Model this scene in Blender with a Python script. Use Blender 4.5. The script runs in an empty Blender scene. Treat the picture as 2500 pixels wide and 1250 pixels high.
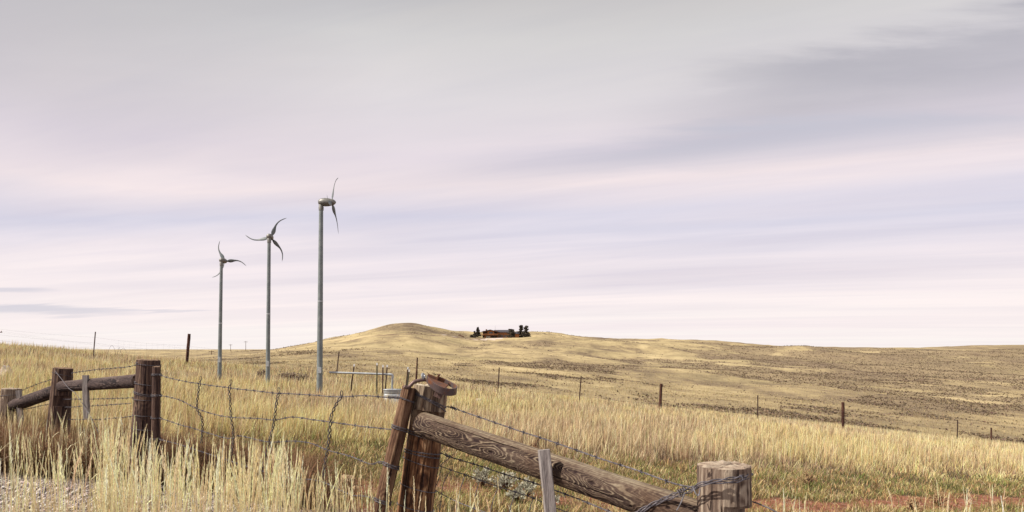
import bpy, math, random
import numpy as np
from mathutils import Vector

random.seed(7)
RNG = np.random.default_rng(11)
S = bpy.context.scene
COL = S.collection
R = math.radians

# ------------------------------------------------------------------ camera
F_PX, CX, HY, CZ = 1690.0, 1250.0, 850.0, 1.6
cam = bpy.data.cameras.new('camera')
cam.sensor_width = 36
cam.lens = 36 * F_PX / 2500
cam.shift_y = (HY - 625) / 2500
cam.clip_start = 0.05
cam.clip_end = 20000
cam_o = bpy.data.objects.new('camera', cam)
COL.objects.link(cam_o)
cam_o.location = (0, 0, CZ)
cam_o.rotation_euler = (R(90), 0, 0)
S.camera = cam_o

# ------------------------------------------------------------------ exposure
S.view_settings.view_transform = 'Standard'
S.view_settings.look = 'None'
S.view_settings.gamma = 1
S.view_settings.exposure = 0.55

# ------------------------------------------------------------------ sun
SUN_EL, SUN_AZ = 47.0, -108.0          # azimuth from +Y, clockwise positive: the sun stands to the left
sd = Vector((math.sin(R(SUN_AZ)) * math.cos(R(SUN_EL)), math.cos(R(SUN_AZ)) * math.cos(R(SUN_EL)), math.sin(R(SUN_EL))))
sun = bpy.data.lights.new('sun', 'SUN')
sun.energy = 4.8
sun.angle = R(1.0)
sun.color = (1.0, 0.93, 0.82)
sun_o = bpy.data.objects.new('sun', sun)
COL.objects.link(sun_o)
sun_o.rotation_euler = sd.to_track_quat('Z', 'Y').to_euler()

# ------------------------------------------------------------------ world
W = bpy.data.worlds.new('World')
S.world = W
W.use_nodes = True


class NT:
    """tiny helper to write node trees"""
    def __init__(self, tree):
        self.t = tree
        tree.nodes.clear()

    def n(self, kind, ins=None, **kw):
        nd = self.t.nodes.new(kind)
        for k, v in kw.items():
            setattr(nd, k, v)
        for k, v in (ins or {}).items():
            s = nd.inputs[k]
            if hasattr(v, 'is_output') or isinstance(v, bpy.types.NodeSocket):
                self.t.links.new(v, s)
            else:
                s.default_value = v
        return nd

    def math(self, op, a, b=0.0, c=0.0, clamp=False):
        nd = self.n('ShaderNodeMath', {0: a, 1: b, 2: c}, operation=op)
        nd.use_clamp = clamp
        return nd.outputs[0]

    def vmath(self, op, a, b=(0, 0, 0)):
        nd = self.n('ShaderNodeVectorMath', {0: a, 1: b}, operation=op)
        return nd.outputs[0]

    def mix(self, f, a, b, mode='MIX'):
        nd = self.n('ShaderNodeMix', data_type='RGBA', blend_type=mode)
        for i, v in ((0, f), (6, a), (7, b)):
            s = nd.inputs[i]
            if isinstance(v, bpy.types.NodeSocket):
                self.t.links.new(v, s)
            else:
                s.default_value = v if i == 0 else (tuple(v) + (1,))[:4]
        return nd.outputs[2]

    def ramp(self, f, stops, interp='LINEAR'):
        nd = self.n('ShaderNodeValToRGB', {0: f})
        cr = nd.color_ramp
        cr.interpolation = interp
        while len(cr.elements) < len(stops):
            cr.elements.new(0.5)
        for e, (p, c) in zip(cr.elements, stops):
            e.position = p
            e.color = (tuple(c) + (1,))[:4] if hasattr(c, '__len__') else (c, c, c, 1)
        return nd.outputs[0]

    def noise(self, vec, scale, detail=4, rough=0.55, dist=0.0):
        nd = self.n('ShaderNodeTexNoise', {'Vector': vec, 'Scale': scale, 'Detail': detail, 'Roughness': rough, 'Distortion': dist})
        return nd.outputs['Fac']

    def mapping(self, vec, loc=(0, 0, 0), rot=(0, 0, 0), scale=(1, 1, 1)):
        return self.n('ShaderNodeMapping', {'Vector': vec, 'Location': loc, 'Rotation': rot, 'Scale': scale}).outputs[0]


def srgb(r, g, b):
    f = lambda c: (c / 255 / 12.92) if c / 255 <= 0.04045 else ((c / 255 + 0.055) / 1.055) ** 2.4
    return (f(r), f(g), f(b))


def build_world():
    t = NT(W.node_tree)
    sky = t.n('ShaderNodeTexSky')
    sky.sky_type = 'NISHITA'
    sky.sun_disc = False
    sky.sun_elevation = R(SUN_EL)
    sky.sun_rotation = R(SUN_AZ)
    sky.air_density = 1.0
    sky.dust_density = 2.0
    d = t.n('ShaderNodeTexCoord').outputs['Generated']
    sep = t.n('ShaderNodeSeparateXYZ', {0: d})
    z = t.math('MAXIMUM', sep.outputs[2], 0.0)
    # a flat cloud deck overhead: where the view ray meets it
    h = t.math('ADD', z, 0.035)
    px = t.math('DIVIDE', sep.outputs[0], h)
    py = t.math('DIVIDE', sep.outputs[1], h)
    p = t.n('ShaderNodeCombineXYZ', {0: px, 1: py, 2: 0.0}).outputs[0]
    pr = t.mapping(p, rot=(0, 0, R(22)))            # streak direction of the deck
    a = t.noise(t.mapping(pr, scale=(0.16, 0.75, 1)), 1.0, 6, 0.55, 0.5)
    b = t.noise(t.mapping(pr, loc=(7.3, 2.1, 0), scale=(0.07, 0.30, 1)), 1.0, 5, 0.55, 0.4)
    c = t.noise(t.mapping(pr, loc=(1.3, 9.1, 0), scale=(0.45, 2.6, 1)), 1.0, 7, 0.62, 0.8)
    # vertical change of tone: grey overhead, pale near the horizon
    el = t.math('ADD', z, t.math('MULTIPLY', t.math('SUBTRACT', b, 0.5), 0.16))
    base = t.ramp(el, [(0.0, srgb(255, 247, 244)), (0.055, srgb(252, 241, 241)), (0.115, srgb(240, 231, 236)),
                       (0.165, srgb(222, 219, 232)), (0.215, srgb(244, 231, 232)), (0.275, srgb(229, 220, 227)),
                       (0.35, srgb(226, 221, 223)), (0.42, srgb(215, 213, 212)), (0.50, srgb(190, 188, 188)), (1.0, srgb(182, 180, 182))])
    streak = t.ramp(a, [(0.28, (0.87, 0.865, 0.91)), (0.48, (0.97, 0.965, 0.98)), (0.62, (1.06, 1.04, 1.03)), (0.8, (1.10, 1.07, 1.05))])
    fine = t.ramp(c, [(0.3, (0.965, 0.968, 0.985)), (0.5, (1, 1, 1)), (0.7, (1.025, 1.018, 1.01))])
    calm = t.ramp(z, [(0.02, 0.3), (0.12, 1.0), (0.3, 1.0)])
    col = t.mix(calm, base, t.mix(1.0, base, streak, 'MULTIPLY'))
    col = t.mix(calm, col, t.mix(1.0, col, fine, 'MULTIPLY'))
    wisp = t.noise(t.mapping(p, loc=(3.1, 5.2, 0), rot=(0, 0, R(14)), scale=(0.55, 1.7, 1)), 1.0, 7, 0.6, 0.6)
    warp = t.math('MULTIPLY', t.math('SUBTRACT', t.math('ADD', t.math('MULTIPLY', a, 0.5), t.math('MULTIPLY', wisp, 0.5)), 0.5), 1.5)

    def bank(nx, ny, v0, v1, v2, v3, x0, x1, amt, tone, c):
        v = t.math('ADD', t.math('ADD', t.math('MULTIPLY', px, nx), t.math('MULTIPLY', py, ny)), warp)
        f = t.ramp(t.math('MULTIPLY', v, 0.2), [(v0 / 5, 0.0), (v1 / 5, 1.0), (v2 / 5, 0.8), (v3 / 5, 0.0)], 'EASE')
        g = t.ramp(t.math('ADD', t.math('MULTIPLY', px, 0.2), 0.4), [(0.4 + 0.2 * x0, 0.0), (0.4 + 0.2 * x1, 1.0)], 'EASE')
        fr_ = t.ramp(wisp, [(0.30, 0.55), (0.62, 1.0)])
        return t.mix(t.math('MULTIPLY', t.math('MULTIPLY', t.math('MULTIPLY', f, g), fr_), amt), c, tone)
    # a darker bank of cloud at the upper right and a fainter one below it
    col = bank(0.505, 0.863, 2.18, 2.42, 2.72, 3.30, 0.25, 1.15, 0.85, srgb(172, 170, 180), col)
    col = bank(0.34, 0.94, 2.80, 3.05, 3.20, 3.65, -0.7, 0.9, 0.85, srgb(198, 197, 209), col)
    # small blue grey cloud low on the left
    az = t.math('DIVIDE', sep.outputs[0], t.math('MAXIMUM', sep.outputs[1], 0.05))
    for (a0, aw, e0, ew, am) in ((-0.70, 0.20, 0.0445, 0.0075, 0.5), (-0.74, 0.10, 0.066, 0.0055, 0.45), (-0.50, 0.10, 0.0500, 0.0028, 0.35)):
        q1 = t.math('DIVIDE', t.math('SUBTRACT', az, a0), aw)
        e1_ = t.math('ADD', z, t.math('MULTIPLY', t.math('SUBTRACT', a, 0.5), 0.030))
        e1_ = t.math('SUBTRACT', e1_, t.math('MULTIPLY', t.math('SUBTRACT', az, a0), 0.016))
        q2 = t.math('DIVIDE', t.math('SUBTRACT', e1_, e0), ew)
        r2 = t.math('ADD', t.math('MULTIPLY', q1, q1), t.math('MULTIPLY', q2, q2))
        ff_ = t.ramp(r2, [(0.0, am), (1.0, 0.0)], 'EASE')
        front_ = t.math('GREATER_THAN', sep.outputs[1], 0.0)
        col = t.mix(t.math('MULTIPLY', ff_, front_), col, srgb(188, 191, 209))
    # darker grey tone overhead to the left
    hv = t.math('MULTIPLY', t.ramp(t.math('ADD', t.math('MULTIPLY', px, -0.3), t.math('MULTIPLY', warp, 0.25)), [(0.15, 0.0), (0.5, 1.0)]), t.ramp(z, [(0.22, 0.0), (0.42, 1.0)]))
    col = t.mix(t.math('MULTIPLY', hv, 0.75), col, srgb(172, 165, 170))
    cloud = t.mix(1.0, col, (6.85, 6.85, 6.85), 'MULTIPLY')
    cloud.node.clamp_result = False
    out = t.mix(0.96, sky.outputs[0], cloud)
    bg = t.n('ShaderNodeBackground', {'Color': out, 'Strength': 0.1})
    o = t.n('ShaderNodeOutputWorld', {'Surface': bg.outputs[0]})


build_world()

# ------------------------------------------------------------------ numeric helpers
_P = np.random.default_rng(5).permutation(256).astype(np.int64)
_P = np.concatenate([_P, _P])
_G = np.random.default_rng(6).normal(size=(256, 3))
_G /= np.linalg.norm(_G, axis=1)[:, None]


def pnoise(x, y, z=0.0):
    x, y, z = np.broadcast_arrays(np.asarray(x, float), np.asarray(y, float), np.asarray(z, float))
    xi, yi, zi = np.floor(x).astype(np.int64), np.floor(y).astype(np.int64), np.floor(z).astype(np.int64)
    xf, yf, zf = x - xi, y - yi, z - zi
    u, v, w = (q * q * q * (q * (q * 6 - 15) + 10) for q in (xf, yf, zf))
    xi, yi, zi = xi & 255, yi & 255, zi & 255

    def g(i, j, k):
        hsh = _P[(_P[(_P[(xi + i) & 255] + yi + j) & 255] + zi + k) & 255]
        gr = _G[hsh]
        return gr[..., 0] * (xf - i) + gr[..., 1] * (yf - j) + gr[..., 2] * (zf - k)
    l = lambda a, b, q: a + q * (b - a)
    return 1.6 * l(l(l(g(0, 0, 0), g(1, 0, 0), u), l(g(0, 1, 0), g(1, 1, 0), u), v),
                   l(l(g(0, 0, 1), g(1, 0, 1), u), l(g(0, 1, 1), g(1, 1, 1), u), v), w)


def fbm(x, y, z=0.0, o=4):
    s, a = 0.0, 1.0
    for k in range(o):
        s = s + a * pnoise(np.asarray(x) * 2 ** k + 13.7 * k, np.asarray(y) * 2 ** k - 7.1 * k, np.asarray(z) * 2 ** k)
        a *= 0.5
    return s


def sstep(a, b, x):
    q = np.clip((np.asarray(x, float) - a) / (b - a), 0, 1)
    return q * q * (3 - 2 * q)


# ------------------------------------------------------------------ terrain
COLS = np.array([-1500, -600, 0, 300, 520, 650, 830, 975, 1150, 1330, 1500, 1700, 1900, 2150, 2500, 3100, 4200], float)
ROWS = np.array([40, 55, 80, 130, 200, 300, 400, 480, 560, 700, 1000, 1600, 4000, 9000], float)
TAB = np.array([
    [830, 838, 856, 878, 890, 897, 905, 922, 948, 972, 990, 1012, 1032, 1060, 1095, 1130, 1160],
    [850, 858, 872, 892, 902, 905, 910, 924, 945, 962, 981, 1000, 1020, 1045, 1078, 1110, 1140],
    [865, 872, 882, 896, 895, 894, 897, 907, 926, 941, 956, 971, 986, 1006, 1032, 1060, 1080],
    [870, 876, 882, 890, 886, 880, 880, 888, 902, 914, 926, 939, 951, 966, 986, 1005, 1020],
    [872, 876, 880, 882, 876, 868, 862, 868, 880, 889, 901, 913, 923, 933, 948, 960, 970],
    [868, 872, 876, 878, 869, 859, 846, 846, 859, 864, 874, 886, 896, 903, 912, 920, 926],
    [866, 868, 872, 874, 867, 853, 824, 810, 839, 841, 854, 867, 875, 881, 886, 892, 896],
    [866, 868, 872, 874, 870, 858, 825, 791, 826, 826, 842, 852, 861, 866, 869, 874, 878],
    [866, 868, 872, 876, 876, 870, 836, 800, 809, 813, 832, 840, 851, 857, 857, 862, 866],
    [866, 868, 872, 876, 878, 874, 856, 835, 818, 822, 828, 832, 845, 851, 850, 852, 856],
    [864, 866, 868, 870, 872, 872, 866, 856, 844, 840, 838, 838, 848, 851, 842, 846, 850],
    [860, 861, 862, 863, 864, 864, 863, 860, 856, 852, 850, 848, 852, 854, 850, 852, 854],
    [855] * 17, [853] * 17], float)


def _cat(tab, u):
    """Catmull-Rom along axis 0 for fractional index u"""
    n = tab.shape[0]
    i = np.clip(np.floor(u).astype(int), 0, n - 2)
    f = u - i
    return i, f


def _cw(f):
    return (-0.5 * f + f * f - 0.5 * f ** 3, 1 - 2.5 * f * f + 1.5 * f ** 3, 0.5 * f + 2 * f * f - 1.5 * f ** 3, -0.5 * f * f + 0.5 * f ** 3)


def far_z(x, y):
    yy = np.maximum(y, 20.0)
    px = np.clip(CX + F_PX * x / yy, COLS[0], COLS[-1])
    v = np.interp(px, COLS, np.arange(len(COLS)))
    u = np.interp(np.log(np.clip(yy, ROWS[0], ROWS[-1])), np.log(ROWS), np.arange(len(ROWS)))
    i, f = _cat(TAB, u)
    j, g = _cat(TAB.T, v)
    wi, wj = _cw(f), _cw(g)
    out = 0.0
    nr, nc = TAB.shape
    for a in range(4):
        ia = np.clip(i + a - 1, 0, nr - 1)
        for b in range(4):
            jb = np.clip(j + b - 1, 0, nc - 1)
            out = out + wi[a] * wj[b] * TAB[ia, jb]
    z = (HY - out) * yy / F_PX
    amp = np.interp(yy, [40, 90, 160, 400, 700, 1500], [0.0, 0.45, 1.0, 1.6, 2.0, 1.6])
    fold = 0.5 - np.abs(fbm(x / 85 + 3, y / 130, 4.4, 3))           # spurs and draws
    z = z + 1.6 * amp * (fold - 0.25)
    z = z + 3.2 * np.exp(-((px - 1950) / 75) ** 2 - ((yy - 520) / 40) ** 2) + 4.0 * np.exp(-((px - 1560) / 140) ** 2 - ((yy - 430) / 45) ** 2)
    hx_, hy_ = (1222 - CX) / F_PX * 500, 500.0
    dd = np.hypot((x - hx_) / 22.0, (y - hy_ - 2) / 15.0)
    pad = sstep(1.7, 0.9, dd)
    z = z + amp * fbm(x / 60, y / 60, 3.3, 4) * 0.7 * (1 - pad) + amp * 0.25 * pnoise(x / 14, y / 22, 8.0) * (1 - pad)
    return z * (1 - pad) + pad * (HY - 825.8 + 0.02 * (x - hx_)) * 500 / F_PX


def near_z(x, y):
    yy = np.clip(y, -8, 60)
    xe = np.where(x < -17, -17 + (x + 17) * 0.3, x)
    xe = np.clip(xe, -40, 60)
    z = -1.35 - 0.0324 * yy - (0.08 + 0.0007 * np.maximum(yy, 0)) * xe
    z = z + np.interp(x, [-40, -27, -22, -17, -13, -8, 0], [0.9, 0.50, 0.12, -0.22, -0.22, -0.12, 0.0]) * sstep(14, 34, y)
    return z + 0.07 * fbm(x / 5.0, y / 5.0, 1.5, 3) * sstep(5, 14, y) + 0.02 * fbm(x * 1.1, y * 1.1, 4.0, 2)


def ground_z(x, y):
    x, y = np.asarray(x, float), np.asarray(y, float)
    w = sstep(36, 50, y)
    return CZ + near_z(x, y) * (1 - w) + far_z(x, y) * w


def G(x, y):
    return float(ground_z(np.array([x]), np.array([y]))[0])


def P(px, py, Y):
    return np.array([(px - CX) / F_PX * Y, Y, CZ + (HY - py) / F_PX * Y])


# material regions of the ground (real soil and gravel patches)
def m_gravel(x, y):
    edge = np.interp(x, [-9, -3, -1.6, -0.4, 1.5, 6], [6.6, 6.42, 6.1, 5.7, 5.2, 5.0])
    return sstep(0.12, -0.12, y - edge + 0.22 * fbm(x * 1.6, y * 1.6, 2.2, 3))


def m_red(x, y):
    d = np.abs(y - (6.75 + 0.50 * x)) + 0.55 * fbm(x * 0.8, y * 0.8, 6.1, 3)
    track = sstep(0.75, 0.35, d) * sstep(0.2, 1.2, x) * (0.70 + 0.30 * sstep(1.5, 4.0, x))
    n = fbm(x * 0.9, y * 0.9, 9.4, 3)
    patch = 0.8 * sstep(0.05, 0.45, n + 0.25 * np.exp(-((x + 1.9) / 0.6) ** 2 - ((y - 7.2) / 0.5) ** 2)) * sstep(8.6, 7.8, y) * sstep(-3.4, -2.6, x) * sstep(2.4, 0.5, x)
    return np.clip(track + patch, 0, 1)


def m_green(x, y):
    n = fbm(x * 0.55, y * 0.55, 12.0, 3)
    line = 9.0 + 0.36 * np.clip(x, -3, 9)
    band = np.exp(-((y - line) / 2.0) ** 2) * sstep(-4.6, -3.2, x)
    return np.clip(band * (0.75 + 0.6 * n) + 0.55 * sstep(0.25, 0.7, fbm(x * 0.22, y * 0.14, 21.0, 3)), 0, 1)


# ------------------------------------------------------------------ object helpers
def mesh_np(name, V, T, mat, attrs=None, smooth=False, Q=None):
    me = bpy.data.meshes.new(name)
    V = np.ascontiguousarray(V, np.float32)
    loops, starts = [], []
    nT = 0 if T is None else len(T)
    nQ = 0 if Q is None else len(Q)
    if nT:
        loops.append(np.asarray(T, np.int32).ravel())
    if nQ:
        loops.append(np.asarray(Q, np.int32).ravel())
    L = np.concatenate(loops)
    st = np.concatenate([np.arange(nT) * 3, nT * 3 + np.arange(nQ) * 4]).astype(np.int32)
    me.vertices.add(len(V))
    me.vertices.foreach_set('co', V.ravel())
    me.loops.add(len(L))
    me.loops.foreach_set('vertex_index', L)
    me.polygons.add(len(st))
    me.polygons.foreach_set('loop_start', st)
    if smooth:
        me.polygons.foreach_set('use_smooth', np.ones(len(st), bool))
    for k, a in (attrs or {}).items():
        a = np.asarray(a, np.float32)
        if a.ndim == 1:
            at = me.attributes.new(k, 'FLOAT', 'POINT')
            at.data.foreach_set('value', a)
        else:
            if a.shape[1] == 3:
                a = np.concatenate([a, np.ones((len(a), 1), np.float32)], 1)
            at = me.attributes.new(k, 'FLOAT_COLOR', 'POINT')
            at.data.foreach_set('color', np.ascontiguousarray(a).ravel())
    me.update(calc_edges=True)
    me.validate()
    if mat:
        me.materials.append(mat)
    return me


WORLD_LOC = {}


def link(o, parent=None, loc=None):
    COL.objects.link(o)
    if parent is not None:
        o.parent = parent
    return o


def tag(o, label=None, cat=None, group=None, kind=None):
    if label:
        o['label'] = label
    if cat:
        o['category'] = cat
    if group:
        o['group'] = group
    if kind:
        o['kind'] = kind
    return o


def thing(name, loc, label, cat, group=None):
    o = bpy.data.objects.new(name, None)
    o.empty_display_size = 0.1
    COL.objects.link(o)
    o.location = tuple(float(c) for c in loc)
    WORLD_LOC[o.name] = np.array(loc, float)
    return tag(o, label, cat, group)


class MB:
    """collects geometry (world coordinates) for ONE mesh object"""
    def __init__(self):
        self.V, self.F, self.A = [], [], []
        self.n = 0

    def add(self, V, F, A=None):
        V = np.asarray(V, float).reshape(-1, 3)
        self.V.append(V)
        self.A.append(np.full(len(V), 0.5) if A is None else np.asarray(A, float))
        self.F.extend([tuple(int(i) + self.n for i in f) for f in F])
        self.n += len(V)
        return self

    def tube(self, pts, r, sides=6, cap=True, flat=None):
        pts = np.asarray(pts, float)
        n = len(pts)
        r = np.broadcast_to(np.asarray(r, float), (n,))
        d = np.gradient(pts, axis=0)
        d /= np.linalg.norm(d, axis=1)[:, None] + 1e-12
        up = np.array([0.0, 0.0, 1.0]) if abs(d[0, 2]) < 0.9 else np.array([1.0, 0.0, 0.0])
        a = np.cross(d[0], up)
        a /= np.linalg.norm(a)
        V = np.empty((n, sides, 3))
        th = np.arange(sides) / sides * 2 * math.pi
        for i in range(n):
            a = a - d[i] * a.dot(d[i])
            a /= np.linalg.norm(a)
            b = np.cross(d[i], a)
            V[i] = pts[i] + r[i] * (np.cos(th)[:, None] * a + np.sin(th)[:, None] * b)
        F = []
        for i in range(n - 1):
            for j in range(sides):
                k = (j + 1) % sides
                F.append((i * sides + j, i * sides + k, (i + 1) * sides + k, (i + 1) * sides + j))
        if cap:
            F.append(tuple(range(sides))[::-1])
            F.append(tuple((n - 1) * sides + j for j in range(sides)))
        return self.add(V.reshape(-1, 3), F)

    def box(self, c, sx, sy, sz, ax=None):
        """box with half sizes sx, sy, sz along the three axes ax"""
        ax = np.eye(3) if ax is None else np.asarray(ax, float)
        c = np.asarray(c, float)
        V = [c + ax[0] * sx * i + ax[1] * sy * j + ax[2] * sz * k for k in (-1, 1) for j in (-1, 1) for i in (-1, 1)]
        return self.add(V, [(0, 2, 3, 1), (4, 5, 7, 6), (0, 1, 5, 4), (2, 6, 7, 3), (0, 4, 6, 2), (1, 3, 7, 5)])

    def lathe(self, c, prof, sides=24, axis=(0, 0, 1), sx=1.0, sy=1.0, cap=True):
        """prof: (height along axis, radius)"""
        ax = np.asarray(axis, float)
        ax /= np.linalg.norm(ax)
        e = np.array([1.0, 0, 0]) if abs(ax[0]) < 0.9 else np.array([0, 1.0, 0])
        a = e - ax * e.dot(ax)
        a /= np.linalg.norm(a)
        b = np.cross(ax, a)
        th = np.arange(sides) / sides * 2 * math.pi
        V, F = [], []
        for (h, r) in prof:
            for q in th:
                V.append(np.asarray(c) + ax * h + r * (sx * math.cos(q) * a + sy * math.sin(q) * b))
        for i in range(len(prof) - 1):
            for j in range(sides):
                k = (j + 1) % sides
                F.append((i * sides + j, i * sides + k, (i + 1) * sides + k, (i + 1) * sides + j))
        if cap:
            F.append(tuple(range(sides))[::-1])
            F.append(tuple((len(prof) - 1) * sides + j for j in range(sides)))
        return self.add(V, F)

    def build(self, name, mat, parent=None, smooth=False, base=None, bevel=0.0):
        V = np.concatenate(self.V)
        off = np.zeros(3)
        p = parent
        chain = []
        while p is not None:
            chain.append(p)
            p = p.parent
        if parent is not None:
            off = WORLD_LOC[chain[-1].name] if chain[-1].name in WORLD_LOC else np.zeros(3)
        elif base is not None:
            off = np.asarray(base, float)
        me = bpy.data.meshes.new(name)
        me.from_pydata((V - off).tolist(), [], self.F)
        at = me.attributes.new('grain', 'FLOAT', 'POINT')
        at.data.foreach_set('value', np.concatenate(self.A).astype(np.float32))
        if smooth:
            me.polygons.foreach_set('use_smooth', np.ones(len(me.polygons), bool))
        me.materials.append(mat)
        me.update()
        o = bpy.data.objects.new(name, me)
        link(o, parent)
        if parent is None:
            o.location = tuple(off)
            WORLD_LOC[o.name] = off
        if smooth and hasattr(me, 'set_sharp_from_angle'):
            me.set_sharp_from_angle(angle=R(42))
        if bevel:
            m = o.modifiers.new('bevel', 'BEVEL')
            m.width = bevel
            m.segments = 2
        return o


def catmull(pts, step):
    """smooth resampled path through points"""
    pts = np.asarray(pts, float)
    if len(pts) == 2:
        n = max(2, int(np.linalg.norm(pts[1] - pts[0]) / step) + 1)
        return pts[0] + (pts[1] - pts[0]) * np.linspace(0, 1, n)[:, None]
    q = np.vstack([2 * pts[0] - pts[1], pts, 2 * pts[-1] - pts[-2]])
    out = []
    for i in range(len(pts) - 1):
        a, b, c, d = q[i:i + 4]
        n = max(2, int(np.linalg.norm(c - b) / step))
        f = np.linspace(0, 1, n, endpoint=False)[:, None]
        out.append(0.5 * (2 * b + (c - a) * f + (2 * a - 5 * b + 4 * c - d) * f ** 2 + (3 * b - a - 3 * c + d) * f ** 3))
    out.append(pts[-1:])
    return np.vstack(out)


def px_path(pl, Y0, Y1, x0=None, x1=None):
    """points of a taut wire that runs from depth Y0 to depth Y1"""
    pl = np.asarray(pl, float)
    x0 = pl[0, 0] if x0 is None else x0
    x1 = pl[-1, 0] if x1 is None else x1
    out = []
    for x, y in pl:
        f = (x - x0) / (x1 - x0)
        Y = 1 / (1 / Y0 + (1 / Y1 - 1 / Y0) * f)
        out.append(P(x, y, Y))
    return np.array(out)


def frame(pts):
    d = np.gradient(pts, axis=0)
    d /= np.linalg.norm(d, axis=1)[:, None]
    up = np.array([0.0, 0.0, 1.0])
    a = np.cross(d, up)
    bad = np.linalg.norm(a, axis=1) < 0.2
    a[bad] = np.cross(d[bad], np.array([0.0, 1.0, 0.0]))
    a /= np.linalg.norm(a, axis=1)[:, None]
    return d, a, np.cross(a, d)


def twist(mb, pts, off=0.0024, r=0.0020, period=0.07, sides=5, n=2):
    s = np.concatenate([[0], np.cumsum(np.linalg.norm(np.diff(pts, axis=0), axis=1))])
    d, a, b = frame(pts)
    for k in range(n):
        ph = 2 * math.pi * s / period + 2 * math.pi * k / n
        mb.tube(pts + off * (np.cos(ph)[:, None] * a + np.sin(ph)[:, None] * b), r, sides)


def barbs(mb, pts, gap=0.125, size=0.016, r=0.0016, rng=random):
    s = np.concatenate([[0], np.cumsum(np.linalg.norm(np.diff(pts, axis=0), axis=1))])
    d, a, b = frame(pts)
    t = gap * 0.5
    while t < s[-1] - 0.03:
        i = int(np.searchsorted(s, t))
        c = pts[i]
        for k in range(2):
            q = rng.uniform(0, 6.28)
            v = math.cos(q) * a[i] + math.sin(q) * b[i]
            w = v + d[i] * rng.uniform(-0.5, 0.5)
            mb.tube([c - size * w, c, c + size * (v - d[i] * rng.uniform(-0.5, 0.5))], [r * 0.6, r, r * 0.6], 4)
        # the coil of the barb round the strand
        th = np.linspace(0, 4 * math.pi, 14)
        co = c + d[i] * np.linspace(-0.006, 0.006, 14)[:, None] + 0.0052 * (np.cos(th)[:, None] * a[i] + np.sin(th)[:, None] * b[i])
        mb.tube(co, r, 4)
        t += gap * rng.uniform(0.85, 1.15)


def barbed(mb, pts, jit=0.003):
    pts = catmull(pts, 0.014)
    n = len(pts)
    s = np.arange(n) * 0.014
    pts = pts + jit * np.stack([0 * s, pnoise(s * 5, pts[0, 2] * 7), pnoise(s * 4 + 9, pts[0, 2] * 9)], 1)
    twist(mb, pts)
    barbs(mb, pts)
    return pts

# ------------------------------------------------------------------ materials
def new_mat(name):
    m = bpy.data.materials.new(name)
    m.use_nodes = True
    return m, NT(m.node_tree)


def finish(t, col, rough=0.85, normal=None, metallic=0.0, spec=0.3):
    b = t.n('ShaderNodeBsdfPrincipled', {'Base Color': col, 'Roughness': rough, 'Metallic': metallic, 'Specular IOR Level': spec})
    if normal is not None:
        t.t.links.new(normal, b.inputs['Normal'])
    t.n('ShaderNodeOutputMaterial', {'Surface': b.outputs[0]})


def bump(t, h, strength=0.5, dist=0.01, normal=None):
    nd = t.n('ShaderNodeBump', {'Height': h, 'Strength': strength, 'Distance': dist})
    if normal is not None:
        t.t.links.new(normal, nd.inputs['Normal'])
    return nd.outputs[0]


def c4(c):
    return (tuple(c) + (1,))[:4]


def mat_wood(name, dark, mid, light, mottle=(0.6, 0.6, 0.6), mottle_amt=0.4, scale=9.0, bleach=None, fibre=(1, 1, 0.12)):
    m, t = new_mat(name)
    g = t.n('ShaderNodeAttribute', attribute_name='grain').outputs['Fac']
    pos = t.n('ShaderNodeTexCoord').outputs['Object']
    n1 = t.noise(pos, scale, 5, 0.6)
    n2 = t.noise(t.mapping(pos, scale=fibre), 150.0, 4, 0.65)
    g2 = t.math('ADD', g, t.math('MULTIPLY', t.math('SUBTRACT', n2, 0.5), 0.75), clamp=True)
    col = t.ramp(g2, [(0.02, dark), (0.45, mid), (0.95, light)])
    col = t.mix(t.ramp(n1, [(0.42, 0.0), (0.68, mottle_amt)]), col, mottle, 'MULTIPLY')
    if bleach:
        # old grey weathering from the top of the post downwards, ragged
        zlo, zhi, ba, bb, bc = bleach
        z = t.n('ShaderNodeSeparateXYZ', {0: pos}).outputs[2]
        zz = t.math('ADD', z, t.math('MULTIPLY', t.math('SUBTRACT', t.noise(t.mapping(pos, scale=(1, 1, 0.18)), 16.0, 4, 0.6), 0.5), 1.1))
        f = t.n('ShaderNodeMapRange', {0: zz, 1: zlo, 2: zhi}).outputs[0]
        col = t.mix(f, col, t.ramp(g2, [(0.02, ba), (0.45, bb), (0.95, bc)]))
    nb = bump(t, g2, 0.75, 0.006)
    nb = bump(t, n2, 0.35, 0.004, nb)
    finish(t, col, 0.88, nb, spec=0.2)
    return m


def mat_metal(name, a, b, rough=0.5, metallic=0.6, scale=30.0, lo=0.42, hi=0.62, spec=0.4):
    m, t = new_mat(name)
    pos = t.n('ShaderNodeTexCoord').outputs['Object']
    n = t.noise(pos, scale, 5, 0.65)
    f = t.ramp(n, [(lo, 0.0), (hi, 1.0)])
    col = t.mix(f, c4(a), c4(b))
    finish(t, col, rough, bump(t, n, 0.25, 0.003), metallic, spec)
    return m


def mat_plain(name, a, b, scale=6.0, rough=0.8, bscale=None, bstr=0.3, bdist=0.01):
    m, t = new_mat(name)
    pos = t.n('ShaderNodeTexCoord').outputs['Object']
    n = t.noise(pos, scale, 5, 0.6)
    col = t.mix(t.ramp(n, [(0.35, 0.0), (0.65, 1.0)]), c4(a), c4(b))
    nb = bump(t, t.noise(pos, bscale or scale * 4, 4, 0.6), bstr, bdist)
    finish(t, col, rough, nb, spec=0.25)
    return m


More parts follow.
